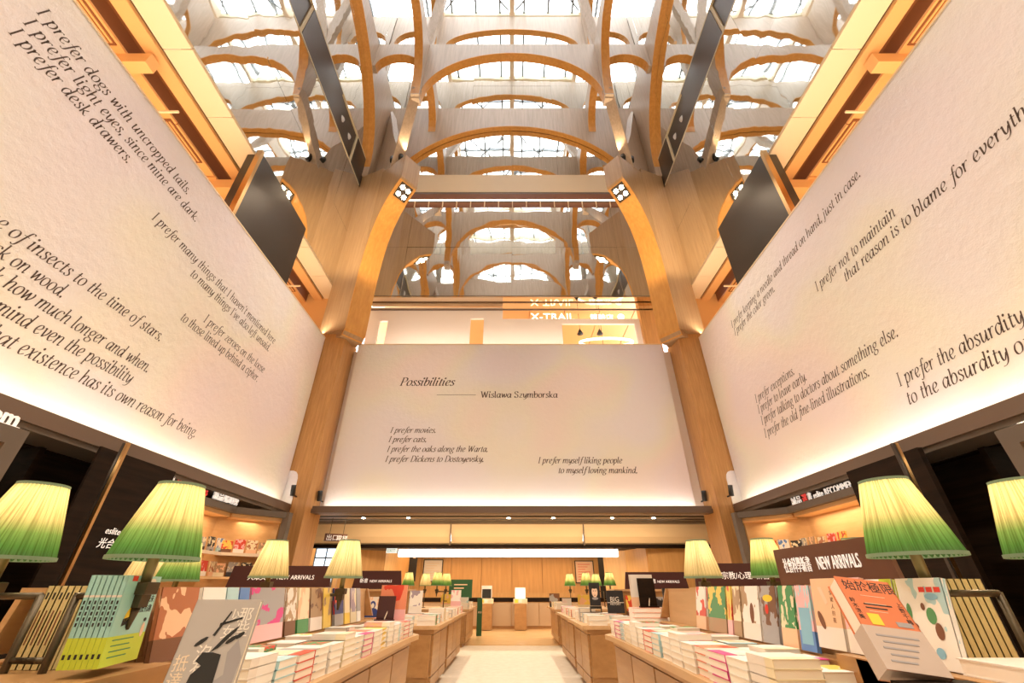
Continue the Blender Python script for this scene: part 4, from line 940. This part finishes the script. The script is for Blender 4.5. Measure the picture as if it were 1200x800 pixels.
def riser(sx, ya, yb, label):
    r = empty('display_riser', (0, 0, .80), 0, label, 'riser')
    MB().poly([(1.60, 0), (1.58, .15), (1.60, .155), (2.5, .155), (2.5, 0)], lambda u, w, t: (sx*u, t, w), ya, yb).build('base', 'wood_riser', r)
    n = int((yb-ya)/1.15+.5); L_ = (yb-ya)/n
    for i in range(n):
        MB().poly([(1.685, .156), (1.725, .455), (1.76, .455), (1.72, .156)], lambda u, w, t: (sx*u, t, w), ya+i*L_+.004, ya+(i+1)*L_-.004).build('back_board', 'wood_top', r)
    MB().box(sx*1.72, sx*2.36, ya, yb, .43, .455).build('top_board', 'wood_top', r)
    for i in range(n):
        MB().poly([(2.40, .19), (2.36, .455), (2.33, .455), (2.37, .19)], lambda u, w, t: (sx*u, t, w), ya+i*L_+.004, ya+(i+1)*L_-.004).build('rear_board', 'wood_top', r)
    MB().poly([(1.60, .19), (1.70, .455), (2.36, .455), (2.5, .19)], lambda u, w, t: (sx*u, t, w), yb, yb+.03).build('end_board', 'wood_riser', r)
    MB().poly([(1.66, .19), (1.72, .455), (1.86, .455), (1.86, .19)], lambda u, w, t: (sx*u, t, w), ya-.03, ya).build('end_board', 'wood_riser', r)
    return r
riser(-1, 2.36 if False else 2.33, 5.70, 'long timber riser with leaning face-out books on the near left table')
riser(1, 2.45, 5.35, 'long timber riser with leaning face-out books on the near right table')
for sx, side in ((-1, 'left'), (1, 'right')):
    b_ = empty('book_ledge', (sx*1.85, 2.0, .80), 0, 'low timber block carrying the nearest books on the %s table' % side, 'riser')
    MB().box(-.33, .36, -.42, .32 if sx < 0 else .43, 0, .17 if sx < 0 else .19).build('block', 'wood_riser', b_)
    MB().box(-.33, -.30, -.42, .3, 0, .185).build('side_board', 'wood_table', b_)
# short risers on the second tables with sign boards
def sign(x, y, w, h, z, txt, xt, size, label, mat='sign_maroon', rz=0, slant=.04, xs=1.0, z2=None):
    s = empty('sign_board', (x, y, z), rz, label, 'sign')
    MB().poly([(-w/2-slant, 0), (w/2+slant, 0), (w/2, h), (-w/2, h)], lambda u, w_, t: (u, t, w_), -.012, .012).build('board', mat, s)
    for (u, t, sz) in txt: font_text('lettering', t, frame((u, -.0145, h*.36), (1, 0, 0), (0, 0, 1)), sz, 'white_letter', s, xs=xs)
    for u in (-w*.3, w*.3): MB().box(u-.01, u+.01, -.01, .01, -(z-(z2 if z2 is not None else z-.03)), 0).build('foot', 'black', s)
    return s
for sx, side in ((-1, 'left'), (1, 'right')):
    r = empty('display_riser', (sx*2.25, 8.15, .80), 0, 'short timber riser carrying a sign board on the second %s table' % side, 'riser')
    MB().box(-.55, .55, -.1, .4, 0, .42).build('body', 'wood_riser', r); MB().box(-.56, .56, -.12, .42, .42, .45).build('top_board', 'wood_top', r)
    MB().box(-.55, .55, -.32, -.1, 0, .06).build('ledge', 'wood_table', r)
sign(-2.28, 8.15, .76, .27, 1.25, [(-.30, '新書', .07), (-.13, 'NEW ARRIVALS', .054)], 0, 0, 'small maroon new arrivals sign board behind the third left lamp')
sign(2.44, 8.15, 1.0, .25, 1.25, [(-.14, '新書', .07), (.02, 'NEW ARRIVALS', .054)], 0, 0, 'small maroon new arrivals sign board behind the black e-reader stand')
# outer tables with bigger signs
for sx, side in ((-1, 'left'), (1, 'right')):
    t = empty('display_shelf', (sx*3.25, 6.45, 0), 0, 'outer timber book shelf behind the near %s table, carrying a wide maroon sign' % side, 'shelf')
    MB().box(-.75, .75, -.2, .3, .0, 1.24).build('body', 'wood_riser', t); MB().box(-.77, .77, -.22, .32, 1.24, 1.27).build('top_board', 'wood_top', t)
    MB().box(-.75, .75, -.45, -.2, 0, .9).build('ledge', 'wood_table', t)
sign(-3.1, 6.4, 1.30, .25, 1.27, [(-.43, '大眾文學', .085), (-.04, 'NEW ARRIVALS', .072)], 0, 0, 'wide maroon sign board behind the second left lamp, popular fiction', z2=1.27)
sign(3.1, 6.4, 1.25, .28, 1.27, [(-.30, '宗教/心理', .095), (.15, '新書', .095)], 0, 0, 'wide maroon sign board behind the second right lamp, religion and psychology', z2=1.27)
s = sign(1.93, 2.90, 1.03, .22, 1.275, [(-.43, '社會科學新書', .095), (-.06, 'NEW ARRIVALS', .10)], 0, 0, 'brown social science new arrivals sign board on the right riser, facing the aisle', 'sign_brown', rz=-PI/2, slant=.02, xs=.54, z2=1.255)

# ---- book stacks
ORD = ['nearest', 'second', 'third', 'fourth', 'fifth', 'sixth', 'seventh', 'eighth', 'ninth', 'tenth', 'eleventh', 'twelfth', 'thirteenth', 'fourteenth', 'fifteenth', 'sixteenth']
POS = ['top', 'second from top', 'third from top', 'fourth from top', 'fifth from top', 'sixth from top']
TOPS = [('white', 'pale', 'white'), ('green', 'white', 'red'), ('salmon', 'pale', 'red'), ('white', 'sky', 'peach'), ('pale', 'cream', 'pale'), ('yellow', 'white', 'white'), ('cream', 'red', 'white'), ('sky', 'white', 'white'), ('pink', 'white', 'peach'), ('white', 'grey', 'white'), ('white', 'magenta', 'pale')]
CN = {'white': 'white', 'green': 'green', 'salmon': 'salmon', 'pale': 'pale', 'yellow': 'yellow', 'cream': 'cream', 'sky': 'pale blue', 'pink': 'pink', 'red': 'red', 'black': 'black'}
rnd = random.Random(3)
def stack(x, y, z, n, t, w, l, cols, where, grp, rot=0, spine_to_aisle=False):
    m_ = cv(*cols, style=rnd.randrange(3))
    base = make_book(w, l, t, m_, rnd.choice(['pages', 'pages_light', 'pages_light']), spine=-1 if rnd.random() < .5 else 1)
    for k in range(n):
        o = base if k == 0 else copy_tree(base)
        a = rot+rnd.uniform(-.025, .025)
        c_, s_ = math.cos(a), math.sin(a)
        X = Vector((c_, s_, 0)); Z = Vector((-s_, c_, 0)); 
        M = Matrix((X, -Vector((0, 0, 1)), Z)).transposed().to_4x4()      # lying flat, cover up
        c0 = Vector((x, y, z+t*(k+.5)+.0008*k))-Z*l/2
        M.translation = c0
        o.matrix_world = M
        tag(o, '%s %s book, %s' % (POS[n-1-k], CN[cols[0]], where), 'book', grp)
    return base
for sx, side in ((-1, 'left'), (1, 'right')):
    for i in range(15):
        y = 2.42+i*.235
        if y > 5.75: break
        c = TOPS[(i*3+(4 if sx > 0 else 0)) % len(TOPS)]
        stack(sx*1.255, y, .80, 4 if i % 5 else 5, .036, .215, .235, c, '%s stack along the %s table edge' % (ORD[i], side), 'books stacked along the %s table edge' % side, rot=(PI/2 if sx < 0 else -PI/2) if i % 3 else 0)
        if i % 4 != 3 or i < 4:
            c = TOPS[(i*5+2+(3 if sx > 0 else 0)) % len(TOPS)]
            stack(sx*1.475, y+.02, .80, 3, (.044, .05, .056)[i % 3], .19, .20, c, '%s inner stack, against the %s riser' % (ORD[i], side), 'books lying before the %s riser' % side)
# nearest loose stacks
stack(-1.10-.20, 1.93, .80, 3, .045, .30, .24, ('green', 'white', 'white'), 'in the green spined stack by the grey display book', 'green spined books')
stack(1.42, 1.62, .80, 4, .045, .30, .26, ('white', 'pale', 'white'), 'in the thick white stack behind the salmon book', 'thick white books')
stack(1.75, 1.72, .995 if False else .99, 1, .05, .34, .26, ('pale', 'pale', 'white'), 'lying under the painted children book', 'flat books at the right')
# second and third tables
for sx, side in ((-1, 'left'), (1, 'right')):
    for i in range(9):
        y = 7.32+i*.45 + (.15 if i > 3 else 0)
        c = TOPS[(i*2+(5 if sx > 0 else 1)) % len(TOPS)]
        stack(sx*1.24, y, .80, 2 + (i == 2), .06, .26, .22, c, '%s stack on the second %s cabinets' % (ORD[i], side), 'books on the second %s cabinets' % side, rot=0)
        if i < 3: stack(sx*1.58, y-.02, .80, 2, .055, .26, .22, TOPS[(i+7) % 11], '%s inner stack on the second %s cabinet' % (ORD[i], side), 'books on the second %s cabinets' % side)
# displays at the far end of the near tables
def display(x, y, z, w, h, t, mat, label, rz=0, lean=.0, spine=-1):
    o = make_book(w, h, t, mat, 'pages_light', spine=spine, label=label, cat='book'); a = rz
    pose(o, (x, y, z), (math.cos(a), math.sin(a), 0), (-math.sin(a)*lean, math.cos(a)*lean, h)); return o
stack(-1.33, 5.55, .80, 4, .036, .30, .22, ('salmon', 'white', 'salmon'), 'in the red and white stack under the red display book', 'red books under the display', rot=0)
display(-1.36, 5.62, .95, .30, .34, .03, cv('salmon', 'pink', 'red'), 'tall orange red book standing at the far end of the left table')
def reader(x, y, z, w, h, label, mat):
    r = empty('book_easel', (x, y, z), 0, label, 'easel')
    MB().poly([(-w/2, 0), (w/2, 0), (w/2, h), (-w/2, h)], lambda u, q, t: (u, t+q*.02, q+.012), -.006, .006).build('plate', mat, r)
    MB().box(-w/2-.01, w/2+.01, -.05, .01, 0, .014).build('base', mat, r); MB().bar((-.0, -.02, .015), (.02, .0, .09), .008).build('prop', 'rafter', r)
reader(-1.40, 5.50, .95, .19, .22, 'dark maroon book easel before the orange red book', 'sign_maroon')
stack(1.50, 5.50, .80, 6, .045, .36, .24, ('white', 'salmon', 'pink'), 'in the tall pink and white stack under the black easel', 'large pink and white books', rot=0)
display(1.50, 5.60, 1.075, .26, .32, .045, cv('pale', 'peach', 'pale'), 'pale hardback standing behind the brown easel on the right table')
reader(1.52, 5.48, 1.075, .19, .27, 'brown black book easel on top of the pink and white stack', 'brown_panel' if 'brown_panel' in MATS else 'wood_dark')
stack(1.90, 5.70, .80, 4, .046, .28, .24, ('white', 'pale', 'white'), 'in the stack under the red bottle book', 'books under the bottle book')
o = display(1.90, 5.75, .99, .24, .27, .03, plain('cover_black', (.02, .02, .025), .4), 'black book with a red bottle beside the pale hardback')
flat('cover_bottle', [(.02, .03), (.09, .03), (.09, .10), (.065, .14), (.06, .18), (.05, .18), (.045, .14), (.02, .10)], lambda u, w: (u, -.0165, w), 'print_red', o)
cover_text(o, .03, -.08, .20, 'MUSIC', .035, 'print_white')
for x, z, w, h, m_, lab in ((-2.50, .86, .22, .28, cv('peach', 'red', 'red', 1), 'peach book left of the blue portrait book'), (-2.25, .86, .22, .28, cv('pale', 'navy', 'peach'), 'cream cover with a blue drawn portrait under the small maroon sign'), (-2.02, .86, .2, .28, cv('sky', 'sky', 'yellow', 1), 'sky blue cover with a yellow heart under the small maroon sign'),
    (1.95, .86, .2, .30, cv('red', 'brown', 'yellow', 1), 'painting cover book beside the big history book'), (2.35, .86, .22, .28, cv('black', 'red', 'grey'), 'dark book under the right small sign')):
    o = display(x, 7.98, z, w, h, .03, m_, lab)
    if 'portrait under' in lab:
        for a_ in ((0, .17, .045, .055, 'navyp'), (0, .08, .09, .05, 'navyp')): flat('cover_figure', ellp(*a_[:4]), lambda u, w: (u, -.0165, w), 'print_navy' if 'print_navy' in MATS else (plain('print_navy', (.03, .06, .28)) and 'print_navy'), o)
        flat('cover_face', ellp(0, .16, .025, .035), lambda u, w: (u, -.017, w), 'print_white', o)
    if 'heart' in lab: flat('cover_heart', [(0, .08), (.05, .14), (.04, .17), (.015, .175), (0, .16), (-.015, .175), (-.04, .17), (-.05, .14)], lambda u, w: (u, -.0165, w), 'print_yellow', o)
o = display(1.62, 7.7, .93, .26, .30, .03, MATS['cover_black'], 'black book titled BIG in white letters on the second right table')
cover_text(o, .03, -.085, .15, 'BIG', .095, 'print_white'); cover_text(o, .03, -.085, .105, 'HISTORY', .04, 'print_white'); MB().box(-.13, .13, -.0162, -.0152, .135, .142).build('white_rule', 'print_white', o)
o = display(1.34, 7.9, 1.02, .17, .32, .03, MATS['cover_black'], 'black cover with a pale portrait of a man on the second right table')
for e_, mt in (((0, .19, .048, .075), 'print_skin'), ((0, .255, .05, .022), 'ink_black'), ((-.018, .205, .012, .005), 'ink_black'), ((.018, .205, .012, .005), 'ink_black'), ((0, .145, .015, .005), 'print_brown'), ((0, .10, .05, .02), 'print_grey')):
    flat('cover_portrait', ellp(*e_), lambda u, w, q=mt: (u, -.0162-(.0008 if q != 'print_skin' else 0), w), mt, o)
e_ = empty('book_easel', (1.34, 7.9, .93), 0, 'small black wire easel under the portrait book', 'easel'); MB().box(-.09, .09, -.06, .06, .0, .01).build('base', 'black', e_); MB().box(-.09, .09, -.03, .03, .05, .085).build('ledge', 'black', e_); MB().box(-.09, -.08, -.03, .03, .01, .06).build('leg', 'black', e_); MB().box(.08, .09, -.03, .03, .01, .06).build('leg', 'black', e_)
display(-1.52, 7.75, .93, .2, .30, .05, cv('white', 'pale', 'mauve'), 'white calligraphy book right of the orange red book, second left table')
display(-1.25, 10.9, .93, .22, .30, .03, cv('white', 'pink', 'pink'), 'white and pink notice book on the third left cabinet')
display(-1.75, 13.1, .80, .3, .33, .04, cv('yellow', 'cream', 'peach'), 'yellow comic cover on the far left cabinet')
display(-1.35, 13.2, .80, .36, .26, .05, cv('white', 'navy', 'sky'), 'white boxed set with blue faces on the far left cabinet')
display(1.95, 13.1, .80, .38, .32, .04, cv('yellow', 'cream', 'peach'), 'yellow picture book on the far right cabinet')
display(1.45, 13.0, .80, .24, .24, .04, cv('white', 'sky', 'white'), 'small white and blue book on the far right cabinet')
display(1.25, 14.4, .80, .3, .34, .04, cv('brown', 'black', 'grey'), 'dark cover at the back of the far right cabinet')
for sx, side in ((-1, 'left'), (1, 'right')):
    for i in range(3): stack(sx*1.30, 12.95+i*.7, .80, 2, .07, .3, .26, TOPS[(i*4+1) % 11], '%s stack on the far %s cabinet' % (ORD[i], side), 'books on the far %s cabinet' % side)
gp = empty('poster_board', (-1.0, 15.6, 0), 0, 'dark green poster column at the end of the far left cabinet', 'poster')
MB().box(-.10, .06, -.03, .03, .0, 1.0).build('panel', plain('poster_green', (.02, .10, .045), .5), gp); font_text('lettering', '特展', frame((-.07, -.034, .6), (1, 0, 0), (0, 0, 1)), .06, 'print_white', gp)
gp = empty('poster_board', (-1.75, 14.6, .80), 0, 'wide dark green poster sign standing on the far left cabinet', 'poster')
MB().box(-.15, .55, -.02, .02, .22, .70).build('panel', 'poster_green', gp); MB().box(.18, .22, -.01, .01, 0, .22).build('foot', 'black', gp)
for k in range(3): MB().box(.0, .4-.1*k, -.024, -.02, .55-.09*k, .58-.09*k).build('printed_line', 'print_skin', gp)
gp = empty('price_card', (1.62, 5.95, .80), 0, 'white framed card behind the black bottle book', 'card')
MB().box(.48, .62, -.01, .01, .0, .38).build('card', 'print_white', gp)

# ---- face-out books in the bent bookcases
for sx, side in ((-1, 'left'), (1, 'right')):
    for row, z in ((0, 1.885), (1, 1.465)):
        for i in range(4, 13):
            y = 8.08+i*.29
            c = [('black', 'grey', 'cream'), ('sepia', 'cream', 'peach'), ('red', 'white', 'pink'), ('white', 'sky', 'blue'), ('grey', 'black', 'cream'), ('cream', 'peach', 'copper'), ('yellow', 'brown', 'red')][(i*3+row*2+(1 if sx > 0 else 0)) % 7]
            o = make_book(.20, .26 if i % 3 else .23, .03, cv(*c, style=1), label='%s face-out book on the %s shelf of the %s bookcase' % (ORD[i-4], ('upper', 'lower')[row], side), cat='book', group='face-out books in the %s bookcase' % side, spine=sx)
            pose(o, (sx*5.93, y-1.0, z), (0, -sx, 0), (sx*.03, 0, .26))
            if i > 8:
                q = (i-9)*.235; pose(o, (sx*(5.86-q*.70), 9.50+q*.72, z), (sx*.72, -.70, 0), (sx*.02, .02, .26))
            if row == 0: MB().box(-.03, .03, -.03, -.018, -.03, .03).build('price_holder', 'black', o)

# ================================================================== TABLE LAMPS
def make_shade(mat, parent):
    n = 96; mb = MB(); prof = [(.165, 0), (.160, .02), (.143, .10), (.118, .20), (.094, .295), (.090, .31)]
    vs = []
    for j, (r, z) in enumerate(prof):
        for i in range(n):
            rr = r*(1+(.016 if i % 2 else -.012)); vs.append((rr*math.cos(2*PI*i/n), rr*math.sin(2*PI*i/n), z))
    fs = [(j*n+i, j*n+(i+1) % n, (j+1)*n+(i+1) % n, (j+1)*n+i) for j in range(len(prof)-1) for i in range(n)]
    return mb.add(vs, fs).build('shade', mat, parent)
def ring(r, z, t, name, mat, par):
    n = 40; mb = MB()
    for i in range(n):
        a, b_ = 2*PI*i/n, 2*PI*(i+1)/n
        mb.bar((r*math.cos(a), r*math.sin(a), z), (r*math.cos(b_), r*math.sin(b_), z), .005, t)
    return mb.build(name, mat, par)
def lamp(x, y, z, kind, label, rail=None, foot=.80, e=1.45):
    r = empty('table_lamp', (x, y, foot), 0, label, 'lamp'); b = z-foot
    sh = make_shade('shade_green' if kind == 'g' else 'shade_cream', r); sh.location = (0, 0, b)
    ring(.167, b+.004, .014, 'lower_trim', 'shade_trim', r); ring(.091, b+.306, .012, 'upper_trim', 'shade_trim', r)
    ct = b-.10 if foot < 1.2 else .035
    MB().tube((0, 0, ct-.02), (0, 0, b+.17), .021, .021, 12).build('stem', 'lamp_brass', r, True)
    MB().box(-.045, .045, -.035, .035, ct-.03, ct+.015).build('clamp', 'lamp_metal', r, bevel=.004)
    if foot < 1.2: MB().box(-.03, .03, -.025, .025, ct-.075, ct-.03).build('clamp_jaw', 'lamp_metal', r)
    if foot > 1.2: pass
    elif rail: MB().tube((0, 0, ct-.075), (0, 0, ct-.15), .022, .008, 10).build('finial', 'lamp_metal', r, True)
    else:
        MB().tube((0, 0, ct-.075), (0, 0, .01), .012, .012, 10).build('pole', 'lamp_metal', r, True)
        MB().tube((0, 0, 0), (0, 0, .012), .06, .06, 16).build('foot', 'lamp_metal', r)
    if rail:
        MB().tube((0, 0, ct-.035), (rail, 0, ct-.035), .013, .013, 10).build('rail', 'lamp_metal', r, True)
        MB().tube((rail, 0, ct-.03), (rail, 0, 0), .014, .014, 10).build('rail_leg', 'lamp_metal', r, True)
        MB().tube((rail*1.45, .0, ct-.25), (rail, 0, ct-.25), .011, .011, 10).build('lower_rail', 'lamp_metal', r, True)
    MB().tube((0, 0, b+.17), (0, 0, b+.23), .028, .02, 10).build('bulb', 'bulb', r, True)
    l = bpy.data.lights.new('lamp_bulb', 'POINT'); l.energy = e; l.color = (1, .80, .50); l.shadow_soft_size = .04
    lo = bpy.data.objects.new('lamp_bulb', l); C.objects.link(lo); lo.parent = r; lo.location = (0, 0, b+.12)
    lt = bpy.data.lights.new('lamp_bulb', 'POINT'); lt.energy = e*.6; lt.color = (1, .80, .50); lt.shadow_soft_size = .03
    lo = bpy.data.objects.new('lamp_bulb', lt); C.objects.link(lo); lo.parent = r; lo.location = (0, 0, b+.24)
    return r
plain('bulb', (1, 1, 1), .5, emit=(1, .85, .6), es=6)
lamp(-1.55, 2.03, 1.36, 'g', 'large green and yellow pleated lamp in the left foreground', -.26)
lamp(-2.20, 2.03, 1.36, 'g', 'green and yellow pleated lamp cut by the left picture edge', .24)
lamp(-1.55, 4.40, 1.34, 'c', 'yellow pleated lamp above the small rail frame, nearest the centre left', -.27)
lamp(-2.24, 4.40, 1.34, 'c', 'yellow pleated lamp above the magenta book, before the wide maroon sign', None, 1.257)
lamp(1.71, 1.98, 1.37, 'g', 'large green and yellow pleated lamp in the right foreground', .27)
lamp(2.32, 1.98, 1.37, 'g', 'green and yellow pleated lamp cut by the right picture edge', -.2)
lamp(1.76, 4.4, 1.34, 'c', 'yellow pleated lamp above the right riser, nearest the centre right', None, 1.257)
lamp(2.31, 4.25, 1.34, 'g', 'green yellow pleated lamp left of the brown sign board', None, 1.257)
lamp(-3.30, 4.3, 1.31, 'c', 'yellow lamp glimpsed left of the big green shade', None)
lamp(-2.90, 4.15, 1.31, 'g', 'green lamp glimpsed under the big left shade', None)
lamp(3.05, 4.1, 1.33, 'g', 'green lamp glimpsed behind the big right shade', None)
for x, y, k, lab in ((-2.78, 12.9, 'g', 'first'), (-2.0, 12.9, 'g', 'third'), (-2.5, 13.9, 'c', 'second'), (-1.9, 13.9, 'g', 'fourth'), (1.72, 14.3, 'g', 'first'), (2.05, 13.3, 'g', 'second'), (2.5, 14.3, 'g', 'third'), (2.62, 12.9, 'g', 'fourth')):
    lamp(x, y, 1.33, k, 'small distant pleated lamp on the far %s cabinet, %s from the left' % ('left' if x < 0 else 'right', lab), .2 if lab in ('third', 'fourth') else None, .80, 1.5)
